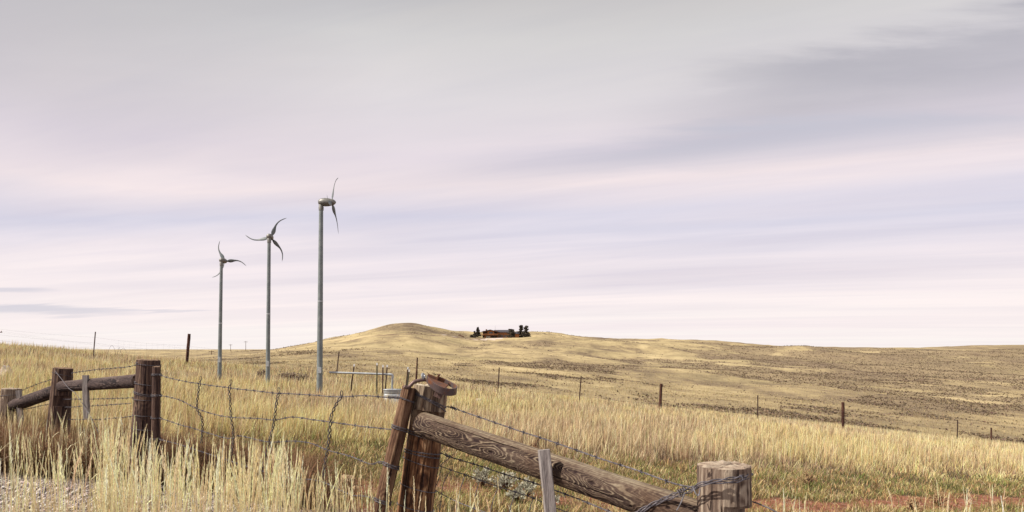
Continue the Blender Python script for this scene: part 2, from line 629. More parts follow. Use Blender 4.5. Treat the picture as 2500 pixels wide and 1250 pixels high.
def mat_blade(name, trans=0.35):
    m, t = new_mat(name)
    c = t.n('ShaderNodeAttribute', attribute_name='tint').outputs['Color']
    d = t.n('ShaderNodeBsdfDiffuse', {'Color': c})
    tr = t.n('ShaderNodeBsdfTranslucent', {'Color': c})
    mx = t.n('ShaderNodeMixShader', {0: trans, 1: d.outputs[0], 2: tr.outputs[0]})
    t.n('ShaderNodeOutputMaterial', {'Surface': mx.outputs[0]})
    return m


M = {}
M['post_warm'] = mat_wood('warm_weathered_wood', (0.034, 0.015, 0.011), (0.185, 0.088, 0.044), (0.46, 0.29, 0.155), (0.36, 0.27, 0.27), 0.8, 7.0,
                          (0.86, 1.20, (0.075, 0.050, 0.038), (0.265, 0.205, 0.145), (0.46, 0.40, 0.31)))
M['stick_brown'] = mat_wood('brown_stick_wood', (0.028, 0.013, 0.010), (0.125, 0.066, 0.040), (0.31, 0.205, 0.125), (0.42, 0.34, 0.34), 0.7, 9.0)
M['wire_dark'] = mat_metal('dark_wire', (0.035, 0.028, 0.032), (0.085, 0.070, 0.075), 0.7, 0.1, 60)
M['post_grey'] = mat_wood('grey_weathered_wood', (0.035, 0.022, 0.019), (0.175, 0.125, 0.095), (0.40, 0.33, 0.255), (0.55, 0.45, 0.42), 0.6, 8.0)
M['log'] = mat_wood('swirled_log_wood', (0.018, 0.009, 0.009), (0.100, 0.068, 0.050), (0.30, 0.248, 0.172), (0.58, 0.44, 0.36), 0.7, 6.0, None, (0.3, 0.5, 0.6))
M['post_dark'] = mat_wood('dark_weathered_wood', (0.018, 0.011, 0.012), (0.085, 0.050, 0.040), (0.23, 0.155, 0.105), (0.5, 0.45, 0.5), 0.6, 8.0)
M['rail_dark'] = mat_wood('dark_rail_wood', (0.014, 0.010, 0.012), (0.070, 0.048, 0.045), (0.18, 0.135, 0.115), (0.6, 0.55, 0.6), 0.5, 8.0)
M['slat'] = mat_wood('pale_slat_wood', (0.09, 0.072, 0.070), (0.235, 0.205, 0.195), (0.40, 0.365, 0.345), (0.75, 0.7, 0.72), 0.4, 9.0)
M['brown_post'] = mat_wood('reddish_post_wood', (0.020, 0.010, 0.009), (0.075, 0.033, 0.024), (0.19, 0.095, 0.06), (0.5, 0.45, 0.45), 0.5, 9.0)
M['wire'] = mat_metal('aged_wire', (0.060, 0.052, 0.062), (0.15, 0.135, 0.15), 0.62, 0.15, 60)
M['wire_bright'] = mat_metal('galvanised_wire', (0.20, 0.20, 0.23), (0.42, 0.42, 0.45), 0.4, 0.6, 50)
M['rust'] = mat_metal('rusty_iron', (0.15, 0.060, 0.030), (0.075, 0.045, 0.040), 0.75, 0.2, 24, 0.45, 0.7)
M['strap'] = mat_metal('worn_strap_iron', (0.105, 0.075, 0.075), (0.20, 0.080, 0.038), 0.55, 0.35, 11, 0.50, 0.62)
M['rod'] = mat_metal('brown_iron_rod', (0.105, 0.065, 0.060), (0.20, 0.13, 0.11), 0.5, 0.4, 20)
M['galv'] = mat_metal('galvanised_sheet', (0.36, 0.38, 0.40), (0.50, 0.52, 0.53), 0.45, 0.35, 9)
M['galv_pole'] = mat_metal('galvanised_pole', (0.175, 0.20, 0.205), (0.235, 0.26, 0.26), 0.5, 0.25, 5)
M['blade'] = mat_metal('painted_blade', (0.13, 0.15, 0.16), (0.18, 0.195, 0.195), 0.5, 0.0, 6)
M['nacelle'] = mat_metal('cast_nacelle', (0.16, 0.155, 0.145), (0.23, 0.22, 0.20), 0.45, 0.3, 14)
M['tpost'] = mat_metal('rusty_t_post', (0.055, 0.030, 0.026), (0.10, 0.055, 0.040), 0.7, 0.2, 30)
M['tpost_green'] = mat_metal('green_t_post', (0.055, 0.060, 0.035), (0.10, 0.085, 0.055), 0.7, 0.1, 30)
M['white_tip'] = mat_plain('white_paint', (0.72, 0.72, 0.72), (0.62, 0.62, 0.64), 20, 0.6)
M['rock_pale'] = mat_plain('pale_rock', (0.40, 0.33, 0.27), (0.56, 0.48, 0.42), 18, 0.9, 60, 0.6, 0.01)
M['rock_tan'] = mat_plain('tan_rock', (0.34, 0.24, 0.14), (0.50, 0.38, 0.24), 18, 0.9, 60, 0.6, 0.01)
M['stubble'] = mat_blade('grass_blades', 0.30)
M['leaf'] = mat_blade('needle_foliage', 0.15)


def mat_ground():
    m, t = new_mat('ground_cover')
    pos = t.n('ShaderNodeTexCoord').outputs['Object']
    at = lambda k: t.n('ShaderNodeAttribute', attribute_name=k).outputs['Fac']
    # near: dead thatch and soil, darkened to stand for shade between the stems
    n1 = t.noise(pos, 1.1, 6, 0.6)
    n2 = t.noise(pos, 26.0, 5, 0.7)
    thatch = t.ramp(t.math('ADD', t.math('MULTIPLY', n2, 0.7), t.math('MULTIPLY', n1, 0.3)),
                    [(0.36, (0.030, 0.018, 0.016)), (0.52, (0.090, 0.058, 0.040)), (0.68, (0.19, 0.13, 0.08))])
    green = t.ramp(n2, [(0.35, (0.035, 0.032, 0.018)), (0.65, (0.12, 0.10, 0.05))])
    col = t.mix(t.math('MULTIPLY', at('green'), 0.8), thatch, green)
    r2 = t.noise(pos, 9.0, 6, 0.7)
    red = t.ramp(r2, [(0.33, (0.115, 0.048, 0.032)), (0.5, (0.235, 0.092, 0.055)), (0.68, (0.36, 0.17, 0.11))])
    peb = t.n('ShaderNodeTexVoronoi', {'Vector': pos, 'Scale': 42.0})
    red = t.mix(t.ramp(peb.outputs['Color'], [(0.80, 0.0), (0.86, 0.8)]), red, (0.44, 0.34, 0.28))
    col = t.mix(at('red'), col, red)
    v1 = t.n('ShaderNodeTexVoronoi', {'Vector': pos, 'Scale': 55.0})
    v2 = t.n('ShaderNodeTexVoronoi', {'Vector': pos, 'Scale': 55.0}, feature='DISTANCE_TO_EDGE')
    stone = t.ramp(v1.outputs['Color'], [(0.1, (0.10, 0.075, 0.075)), (0.45, (0.33, 0.27, 0.25)), (0.9, (0.60, 0.53, 0.49))])
    stone = t.mix(t.ramp(v2.outputs['Distance'], [(0.0, 1.0), (0.10, 0.0)]), stone, (0.045, 0.03, 0.035))
    col = t.mix(at('gravel'), col, stone)
    # far: grazed hills seen from a distance
    sx = t.mapping(pos, scale=(1, 0.55, 1))
    h1 = t.noise(sx, 0.018, 7, 0.62, 0.4)
    h2 = t.noise(sx, 0.11, 7, 0.68, 0.3)
    h3 = t.noise(sx, 0.9, 5, 0.7)
    mixn = t.math('ADD', t.math('ADD', t.math('MULTIPLY', h1, 0.48), t.math('MULTIPLY', h2, 0.36)), t.math('MULTIPLY', h3, 0.16))
    hill = t.ramp(mixn, [(0.40, (0.125, 0.090, 0.062)), (0.46, (0.22, 0.167, 0.100)), (0.52, (0.34, 0.265, 0.145)), (0.59, (0.46, 0.365, 0.205))])
    olive = t.noise(t.mapping(pos, loc=(40, 9, 0)), 0.012, 4, 0.55)
    hill = t.mix(t.ramp(olive, [(0.5, 0.0), (0.66, 0.45)]), hill, (0.27, 0.225, 0.115))
    hill = t.mix(at('scrub'), hill, t.mix(t.ramp(h3, [(0.35, 0.0), (0.65, 1.0)]), (0.115, 0.083, 0.066), (0.25, 0.185, 0.11)))
    # worn wheel tracks and erosion lines
    hill = t.mix(at('drive'), hill, (0.50, 0.42, 0.37))
    hill = t.mix(at('trail'), hill, (0.14, 0.09, 0.065))
    col = t.mix(at('far'), col, hill)
    hh = t.mix(at('gravel'), n2, v2.outputs['Distance'])
    nb = bump(t, hh, 0.8, 0.03)
    finish(t, col, 0.95, nb, spec=0.1)
    return m


M['ground'] = mat_ground()


# ------------------------------------------------------------------ ground sheet
def axis_steps(lo, hi, fine_lo, fine_hi, d0, k):
    a = list(np.arange(fine_lo, fine_hi, d0))
    x, d = fine_hi, d0
    while x < hi:
        a.append(x)
        d = max(d0, d * (1 + k))
        x += d
    a.append(hi)
    x, d, b = fine_lo, d0, []
    while x > lo:
        d = max(d0, d * (1 + k))
        x -= d
        b.append(max(x, lo))
    return np.array(b[::-1] + a)


def scrub_mask(x, y):
    """where low sagebrush grows on the hills"""
    px = CX + F_PX * x / np.maximum(y, 1)
    n = 0.75 * fbm(x / 50, y / 80, 5.5, 4) + 0.40 * fbm(x / 10, y / 20, 15.5, 3)
    side = sstep(1150, 1900, px) * 0.40 + 0.10 * sstep(1800, 2200, px) - 0.14 * sstep(1100, 700, px)
    valley = 0.22 * np.exp(-((y - 105) / 30) ** 2) * sstep(1500, 2200, px) + 0.35 * np.exp(-((y - 250) / 70) ** 2) * sstep(1600, 2200, px)
    spot = 0.75 * np.exp(-((px - 1350) / 120) ** 2 - ((y - 110) / 16) ** 2) + 0.5 * np.exp(-((px - 1420) / 220) ** 2 - ((y - 215) / 30) ** 2)
    spot = spot + 0.42 * np.exp(-((px - 2200) / 380) ** 2 - ((y - 300) / 85) ** 2) + 0.40 * np.exp(-((px - 2250) / 350) ** 2 - ((y - 118) / 14) ** 2) + 0.75 * np.exp(-((px - 705) / 70) ** 2 - ((y - 395) / 18) ** 2)
    return sstep(0.16, 0.46, n * 1.3 + side - 0.08 + valley + spot) * sstep(46, 60, y) * sstep(1600, 900, y)


HX, HYY = (1212 - CX) / F_PX * 500, 500.0        # the house on its hill


def drive_mask(x, y):
    pts = [(1245, 492), (1225, 484), (1205, 474), (1180, 462), (1140, 448), (1080, 432)]
    wx = np.array([(a - CX) / F_PX * b for a, b in pts])
    wy = np.array([b for a, b in pts], float)
    d = np.full(np.shape(x), 1e9)
    for i in range(len(pts) - 1):
        ax, ay, bx, by = wx[i], wy[i], wx[i + 1], wy[i + 1]
        q = np.clip(((x - ax) * (bx - ax) + (y - ay) * (by - ay)) / ((bx - ax) ** 2 + (by - ay) ** 2), 0, 1)
        w = np.interp(i + q, [0, 2, 3, 5], [4.5, 3.6, 1.8, 0.8])
        d = np.minimum(d, np.hypot(x - ax - q * (bx - ax), y - ay - q * (by - ay)) / w)
    return sstep(1.15, 0.85, d)


def line_mask(x, y, pts, w):
    wx = np.array([(a - CX) / F_PX * b for a, b in pts])
    wy = np.array([b for a, b in pts], float)
    d = np.full(np.shape(x), 1e9)
    for i in range(len(pts) - 1):
        ax, ay, bx, by = wx[i], wy[i], wx[i + 1], wy[i + 1]
        q = np.clip(((x - ax) * (bx - ax) + (y - ay) * (by - ay)) / ((bx - ax) ** 2 + (by - ay) ** 2), 0, 1)
        d = np.minimum(d, np.hypot(x - ax - q * (bx - ax), y - ay - q * (by - ay)))
    return sstep(w * 1.3, w * 0.7, d + 0.4 * w * fbm(x / 9, y / 9, 77.0, 2))


def trail_mask(x, y):
    a = line_mask(x, y, [(1180, 470), (1120, 438), (1040, 395), (950, 362), (850, 335), (760, 322)], 1.5)
    b = line_mask(x, y, [(520, 330), (640, 345), (760, 360), (850, 372)], 2.5)
    c = line_mask(x, y, [(1980, 205), (2100, 208), (2260, 224), (2420, 240), (2700, 255)], 1.6)
    return np.clip(a * 0.8 + b * 0.55 + c * 0.8, 0, 1)


def build_ground():
    xs = axis_steps(-7000, 7000, -9, 9, 0.14, 0.034)
    ys = axis_steps(-400, 9000, 2.5, 14, 0.13, 0.0165)
    X, Y = np.meshgrid(xs, ys)
    Z = ground_z(X, Y)
    gr = m_gravel(X, Y)
    Z = Z - 0.05 * sstep(0.2, 0.9, gr) * sstep(9, 6, Y)
    V = np.stack([X, Y, Z], -1).reshape(-1, 3)
    nx, ny = len(xs), len(ys)
    i = np.arange(nx - 1)[None, :] + np.arange(ny - 1)[:, None] * nx
    Q = np.stack([i, i + 1, i + nx + 1, i + nx], -1).reshape(-1, 4)
    f = lambda a: a.reshape(-1)
    far = sstep(38, 60, Y)
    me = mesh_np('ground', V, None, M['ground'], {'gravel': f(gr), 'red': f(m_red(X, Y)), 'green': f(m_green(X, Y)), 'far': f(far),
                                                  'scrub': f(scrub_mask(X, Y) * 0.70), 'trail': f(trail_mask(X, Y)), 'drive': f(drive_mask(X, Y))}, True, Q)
    o = bpy.data.objects.new('ground', me)
    link(o)
    tag(o, kind='structure')
    return o


build_ground()


# ------------------------------------------------------------------ grass (countless blades)
def blades(pos, h, w, lean, head, col_base, col_tip, seg=3, droop=0.5, rng=RNG, face=None):
    """one tapering ribbon per row; returns verts, tris, tint"""
    n = len(pos)
    k = np.linspace(0, 1, seg + 1)
    dirx, diry = np.cos(head), np.sin(head)
    fa = head + np.pi / 2 + rng.normal(0, 0.5, n) if face is None else face
    wx, wy = np.cos(fa), np.sin(fa)
    V = np.empty((n, 2 * seg + 1, 3), np.float32)
    C = np.empty((n, 2 * seg + 1, 3), np.float32)
    for s in range(seg + 1):
        q = k[s]
        off = lean * h * q ** 1.8
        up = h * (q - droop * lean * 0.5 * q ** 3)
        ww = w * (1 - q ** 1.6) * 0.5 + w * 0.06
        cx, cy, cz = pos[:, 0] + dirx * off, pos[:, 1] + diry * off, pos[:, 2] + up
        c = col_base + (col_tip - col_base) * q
        if s < seg:
            V[:, 2 * s] = np.stack([cx - wx * ww, cy - wy * ww, cz], 1)
            V[:, 2 * s + 1] = np.stack([cx + wx * ww, cy + wy * ww, cz], 1)
            C[:, 2 * s] = c
            C[:, 2 * s + 1] = c
        else:
            V[:, 2 * s] = np.stack([cx, cy, cz], 1)
            C[:, 2 * s] = c
    T = []
    for s in range(seg - 1):
        a = 2 * s
        T += [(a, a + 1, a + 3), (a, a + 3, a + 2)]
    a = 2 * (seg - 1)
    T.append((a, a + 1, a + 2))
    T = np.array(T)
    idx = (np.arange(n) * (2 * seg + 1))[:, None, None] + T[None]
    return V.reshape(-1, 3), idx.reshape(-1, 3), C.reshape(-1, 3)


def stuff(name, parts, mat, label, cat):
    V = np.concatenate([p[0] for p in parts])
    C = np.concatenate([p[2] for p in parts])
    T, o = [], 0
    for p in parts:
        T.append(p[1] + o)
        o += len(p[0])
    me = mesh_np(name, V, np.concatenate(T), mat, {'tint': C})
    ob = bpy.data.objects.new(name, me)
    link(ob)
    tag(ob, label, cat, None, 'stuff')
    return ob


def sample_wedge(n, y0, y1, px0=-260, px1=2760, p=1.0, rng=RNG):
    """ground points; density falls with distance"""
    u = rng.random(n)
    if abs(p - 1) < 1e-6:
        y = y0 * (y1 / y0) ** u
    else:
        y = (y0 ** (1 - p) + u * (y1 ** (1 - p) - y0 ** (1 - p))) ** (1 / (1 - p))
    x = (rng.uniform(px0, px1, n) - CX) / F_PX * y
    return x, y


def vary(c, n, amt, rng=RNG):
    c = np.broadcast_to(np.asarray(c, float), (n, 3))
    v = 1 + rng.normal(0, amt, (n, 1))
    hue = 1 + rng.normal(0, amt * 0.25, (n, 3))
    return np.clip(c * v * hue, 0.01, 0.85)


STRAW = np.array([0.77, 0.580, 0.285])
STRAW_Y = np.array([0.78, 0.590, 0.265])
STRAW_P = np.array([0.79, 0.605, 0.390])
BROWN = np.array([0.30, 0.19, 0.12])
GREEN = np.array([0.26, 0.27, 0.085])
GREEN_D = np.array([0.12, 0.155, 0.05])


def lerp3(a, b, f):
    return a[None] + (b - a)[None] * f[:, None]


def build_meadow(n=520000):
    x, y = sample_wedge(n, 6.6, 46, p=0.75)
    g, gv, rd = m_green(x, y), m_gravel(x, y), m_red(x, y)
    clump = fbm(x * 1.3, y * 1.3, 30.0, 3)
    big = fbm(x * 0.16, y * 0.10, 17.0, 3)
    keep = RNG.random(n) < np.clip((0.55 + 0.85 * clump + 0.35 * pnoise(x * 3.5, y * 2.2, 77.0)) * (1 - gv) * (1 - 0.97 * rd), 0.0, 1)
    # the tall stand starts behind the low green strip
    front = np.interp(x, [-8, -5.2, -4, -2.3, 1.6, 4.5, 10], [6.6, 7.4, 9.2, 10.6, 10.9, 11.8, 15.0])
    tall = sstep(-0.9, 2.2, y - front + 1.5 * clump)
    x, y, g, clump, big, tall = (a[keep] for a in (x, y, g, clump, big, tall))
    n = len(x)
    z = ground_z(x, y) - 0.01
    h = (0.09 + 0.23 * tall * (1 + 0.45 * clump)) * RNG.uniform(0.45, 1.4, n) * (1 - 0.3 * g)
    w = 0.0038 * np.clip(y / 7.0, 1, 4.2) * RNG.uniform(0.6, 1.4, n)
    lean = np.abs(RNG.normal(0.22, 0.22, n)) + 0.40 * (1 - tall) + 0.5 * (RNG.random(n) < 0.08)
    head = RNG.normal(0.3, 1.5, n)
    warm = sstep(-0.5, 0.6, big + 0.5 * clump)
    tip = lerp3(STRAW_P, STRAW_Y, warm)
    gg = np.clip(g * 0.80 + 0.03 + 0.30 * sstep(0.0, 0.6, fbm(x * 0.35, y * 0.16, 61.0, 3)) * sstep(8, 12, y) + 0.35 * sstep(0.1, 0.7, -clump) * sstep(9, 14, y) + 0.5 * (1 - tall) * g, 0, 1)
    isg = RNG.random(n) < gg * (0.40 + 0.25 * (1 - tall))
    tip = np.where(isg[:, None], lerp3(GREEN_D * 1.4, GREEN * 1.35, RNG.random(n)), tip)
    isb = RNG.random(n) < 0.20 * (1 + np.clip(-big, 0, 1))
    tip = np.where(isb[:, None], BROWN * 1.15, tip)
    tip = tip * np.clip(1 + 0.42 * clump + 0.34 * big, 0.4, 1.5)[:, None]
    ashy = sstep(0.0, 0.7, fbm(x * 0.30, y * 0.22, 91.0, 3) + 0.5 * np.exp(-((y - 13.5 - 0.3 * x) / 2.2) ** 2) * sstep(1, 4, x))
    tip = np.where((RNG.random(n) < 0.55 * ashy)[:, None], tip * 0.5 + 0.5 * np.array([0.44, 0.335, 0.27]), tip)
    tip = tip * RNG.choice([0.52, 0.82, 1.02, 1.18, 1.28], n, p=[0.16, 0.2, 0.28, 0.24, 0.12])[:, None]
    tip = vary(tip, n, 0.16)
    base = tip * np.array([0.62, 0.57, 0.58])  # blade feet tinted darker to imitate shade in the gaps
    h = h * np.interp(y, [12, 34], [1.0, 0.72])
    near = y < 15
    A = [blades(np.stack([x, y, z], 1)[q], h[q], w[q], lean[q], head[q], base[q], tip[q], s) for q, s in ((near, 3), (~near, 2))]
    # seed stalks standing above the leaves
    m = 60000
    x, y = sample_wedge(m, 7.5, 44, p=0.7)
    clump = fbm(x * 1.3, y * 1.3, 30.0, 3)
    front = np.interp(x, [-8, -5.2, -4, -2.3, 1.6, 4.5, 10], [6.8, 7.8, 9.8, 11.3, 11.6, 12.5, 15.6])
    keep = (RNG.random(m) < 0.55 + 0.7 * clump) & (y > front) & (m_red(x, y) < 0.2)
    x, y = x[keep], y[keep]
    m = len(x)
    h = RNG.uniform(0.26, 0.52, m)
    tip = vary(lerp3(STRAW_P * 1.15, STRAW * 1.1, RNG.random(m)), m, 0.2)
    w = 0.0042 * np.clip(y / 7.0, 1, 3.6)
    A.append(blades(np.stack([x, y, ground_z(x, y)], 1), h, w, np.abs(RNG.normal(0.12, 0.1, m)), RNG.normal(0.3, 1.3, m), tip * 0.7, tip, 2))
    stuff('meadow_grass', A, M['stubble'], 'dry straw yellow grass covering the sloping meadow behind the fences', 'grass')


def build_low_green(n=230000):
    x, y = sample_wedge(n, 5.4, 16, p=0.6)
    g = m_green(x, y) * (1 - m_gravel(x, y)) * (1 - 0.97 * m_red(x, y))
    near = 0.85 * sstep(12.5, 10.0, y) * (1 - m_gravel(x, y)) * (1 - 0.8 * m_red(x, y)) * sstep(-3.6, -2.6, x)
    keep = RNG.random(n) < np.clip(g * 1.1 + near, 0, 1) * (0.55 + 0.9 * np.clip(fbm(x * 2.5, y * 2.5, 40.0, 3) + 0.1, 0, 1))
    x, y = x[keep], y[keep]
    n = len(x)
    h = RNG.uniform(0.04, 0.15, n) * (0.7 + 0.5 * np.clip(fbm(x * 2, y * 2, 44.0, 2) + 0.4, 0, 1.2))
    w = 0.0042 * np.clip(y / 7.0, 1, 2) * RNG.uniform(0.6, 1.5, n)
    pick = RNG.random(n)
    pat = sstep(-0.3, 0.5, fbm(x * 1.7, y * 1.7, 50.0, 3))
    rust = np.array([0.36, 0.19, 0.09])
    tip = np.where((pick < 0.16 + 0.52 * pat)[:, None], lerp3(GREEN_D * 0.9, GREEN * 1.15, RNG.random(n)), lerp3(rust * 0.75, STRAW * 0.95, RNG.random(n)))
    tip = vary(tip, n, 0.32)
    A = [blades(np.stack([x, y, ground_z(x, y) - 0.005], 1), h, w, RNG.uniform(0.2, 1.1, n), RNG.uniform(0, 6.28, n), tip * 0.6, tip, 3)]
    stuff('green_grass', A, M['stubble'], 'short green and brown tufts growing around the red dirt track', 'grass')


def build_tangle(n=75000):
    """the matted brown grass bank behind the gravel at the left"""
    x = RNG.uniform(-7.5, -1.5, n)  # right end is added dark grass, standing in for shade behind the tall stems
    edge = np.interp(x, [-9, -3, -1.6], [6.62, 6.45, 5.9])
    y = edge + 0.05 + np.abs(RNG.normal(0, 0.75, n))
    keep = RNG.random(n) < sstep(-1.5, -2.5, x + 0.5 * pnoise(x * 2, y * 2, 3)) * (0.75 + 0.5 * pnoise(x * 1.5, y * 1.5, 8))
    x, y = x[keep], y[keep]
    n = len(x)
    h = RNG.uniform(0.18, 0.50, n)
    tip = lerp3(BROWN * 0.62, np.array([0.34, 0.20, 0.115]), RNG.random(n) ** 1.4)
    tip = vary(tip, n, 0.28)
    base = tip * 0.55  # shade inside the mat put into the colour of the blade feet
    A = [blades(np.stack([x, y, ground_z(x, y) - 0.02], 1), h, 0.0055 * RNG.uniform(0.6, 1.3, n), RNG.uniform(0.15, 1.25, n), RNG.uniform(0, 6.28, n), base, tip, 4, 1.1)]
    stuff('tangled_grass', A, M['stubble'], 'matted reddish brown dead grass on the bank behind the gravel', 'grass')


def stem_template(rng, lean, fluff):
    """one straw stem of unit height with leaves and a narrow seed head: list of (a, b, w0, w1, kind)"""
    V, T, K = [], [], []

    def strip(pts, ws, face, kind):
        b = len(V)
        for p, w in zip(pts, ws):
            f = np.array([math.cos(face), math.sin(face), 0.0]) * w
            V.append(p - f)
            V.append(p + f)
            K.extend([kind, kind])
        for i in range(len(pts) - 1):
            a = b + 2 * i
            T.append((a, a + 1, a + 3))
            T.append((a, a + 3, a + 2))
    dr = rng.uniform(0, 6.28)
    d = np.array([math.cos(dr), math.sin(dr), 0.0])
    at = lambda q: np.array([0, 0, q * (1 - 0.18 * lean * q * q)]) + d * lean * q ** 2.2
    ks = np.linspace(0, 1, 8)
    for fc in (0.0, 1.57):
        strip([at(q) for q in ks], [0.0025 * (1 - 0.45 * q) for q in ks], fc, 0.0)
    for j in range(rng.randint(0, 2)):                   # dry leaves
        q0 = rng.uniform(0.08, 0.62)
        a = rng.uniform(0, 6.28)
        o = np.array([math.cos(a), math.sin(a), 0.0])
        L = rng.uniform(0.12, 0.30)
        up = rng.uniform(0.5, 1.0)
        pts = [at(q0) + o * L * s + np.array([0, 0, L * (up * s * 1.3 - 1.5 * s * s * rng.uniform(0.5, 1.0))]) for s in (0, .3, .6, 1.0)]
        strip(pts, [0.0036, 0.0042, 0.003, 0.0006], a + 1.57, 0.35)
    n = 34                                                # spikelets pressed to the stalk
    q0 = rng.uniform(0.70, 0.80)
    for i in range(n):
        q = q0 + (1 - q0) * i / n
        a = i * 2.4 + rng.uniform(-.4, .4)
        o = np.array([math.cos(a), math.sin(a), 0.0])
        s = math.sin(math.pi * min(1, 0.18 + 0.86 * i / n)) * 0.7 + 0.3
        L = 0.028 * s * rng.uniform(0.7, 1.3)
        sp = fluff * rng.uniform(0.6, 1.4)
        c = at(q)
        strip([c, c + o * L * 0.35 * sp + np.array([0, 0, L * 0.5]), c + o * L * 0.55 * sp + np.array([0, 0, L * 1.2])], [0.001, 0.0029 * s, 0.0004], a + 1.57, 1.0)
    return np.array(V), np.array(T), np.array(K)


def stems(name, pos, h, label, tone=1.0, seed=3, girth=1.0):
    rr = random.Random(seed)
    temps = [stem_template(rr, rr.choice([rr.uniform(0.0, 0.08), rr.uniform(0.0, 0.08), rr.uniform(0.08, 0.2)]), rr.uniform(0.15, 0.7)) for _ in range(18)]
    rng = np.random.default_rng(seed)
    n = len(pos)
    rot = rng.uniform(0, 6.28, n)
    which = rng.integers(0, len(temps), n)
    tx, ty = rng.normal(0.01, 0.045, n) + 0.12 * rng.normal(0, 1, n) * (rng.random(n) < 0.15), rng.normal(0, 0.04, n)
    A = []
    c0 = vary(lerp3(np.array([0.79, 0.66, 0.42]), np.array([0.87, 0.77, 0.54]), rng.random(n)) * tone, n, 0.12, rng)
    for k, (V, T, K) in enumerate(temps):
        q = which == k
        m = int(q.sum())
        if not m:
            continue
        c, s = np.cos(rot[q])[:, None], np.sin(rot[q])[:, None]
        g = girth / np.clip(h[q], 0.3, 2)[:, None] * 0.8
        hh = h[q][:, None]
        x = V[None, :, 0] * c - V[None, :, 1] * s
        y = V[None, :, 0] * s + V[None, :, 1] * c
        zz = V[None, :, 2] * hh
        W_ = np.stack([pos[q][:, 0:1] + x * hh * g ** 0.3 + tx[q][:, None] * zz, pos[q][:, 1:2] + y * hh * g ** 0.3 + ty[q][:, None] * zz, pos[q][:, 2:3] + zz], -1)
        hd = K[None, :, None]
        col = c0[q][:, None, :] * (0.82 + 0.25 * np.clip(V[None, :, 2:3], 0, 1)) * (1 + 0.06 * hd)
        idx = (np.arange(m) * len(V))[:, None, None] + T[None]
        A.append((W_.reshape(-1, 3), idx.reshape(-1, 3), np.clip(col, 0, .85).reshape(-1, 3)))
    return A


def build_tall_grass():
    rng = np.random.default_rng(23)
    PX, PY, YY = [], [], []

    def patch(n, px0, px1, top0, top1, Y0, Y1, bias=1.0):
        px = rng.uniform(px0, px1, n)
        Y = rng.uniform(Y0, Y1, n)
        f = rng.random(n) ** bias
        PX.append(px)
        PY.append(top0 + (top1 - top0) * f)
        YY.append(Y)
    patch(340, 330, 720, 1050, 1185, 3.1, 4.7, 0.8)
    patch(110, 240, 330, 1010, 1200, 3.4, 4.9, 0.8)
    patch(90, 690, 860, 1120, 1260, 3.3, 4.8)
    patch(200, -120, 260, 1040, 1235, 3.4, 5.0, 0.8)
    patch(70, 300, 720, 1130, 1240, 3.0, 4.2)
    patch(60, 255, 300, 1005, 1120, 4.4, 5.2)
    patch(60, -600, -120, 1040, 1220, 3.4, 5.0)
    patch(150, -80, 330, 985, 1090, 6.4, 7.3)              # round the left posts
    patch(26, 320, 430, 1040, 1130, 5.3, 6.2)
    patch(12, 870, 1000, 1130, 1235, 3.3, 4.0)
    patch(16, 990, 1220, 1150, 1245, 3.0, 3.8)
    patch(8, 1220, 1400, 1190, 1250, 3.0, 3.8)
    patch(8, 1840, 2020, 1190, 1245, 3.6, 5.0)
    patch(30, 2080, 2500, 1165, 1250, 4.4, 6.2)
    PX, PY, YY = (np.concatenate(a) for a in (PX, PY, YY))
    # clump: shift stems towards shared stools
    PX = PX + 9 * np.sin(PX * 0.11) + rng.normal(0, 4, len(PX))
    x = (PX - CX) / F_PX * YY
    zt = CZ + (HY - PY) / F_PX * YY
    zg = ground_z(x, YY) - 0.02
    h = zt - zg
    ok = (h > 0.22) & (h < 1.15)
    pos = np.stack([x, YY, zg], 1)[ok]
    A = stems('tall_grass', pos, h[ok], '', 1.0, 3)
    # the leafy foot of the stand
    n = 1500
    k = rng.integers(0, len(pos), n)
    p2 = pos[k] + np.stack([rng.normal(0, 0.09, n), rng.normal(0, 0.12, n), np.zeros(n)], 1)
    p2[:, 2] = ground_z(p2[:, 0], p2[:, 1]) - 0.01
    tip = vary(lerp3(np.array([0.58, 0.45, 0.25]), np.array([0.74, 0.61, 0.38]), rng.random(n)), n, 0.15, rng)
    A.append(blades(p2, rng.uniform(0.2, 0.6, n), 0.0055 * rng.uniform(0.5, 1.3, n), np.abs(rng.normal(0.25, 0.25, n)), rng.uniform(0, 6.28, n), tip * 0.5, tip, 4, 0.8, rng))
    stuff('tall_grass', A, M['stubble'], 'tall pale golden seed grass standing in front of the left fence and gate', 'grass')


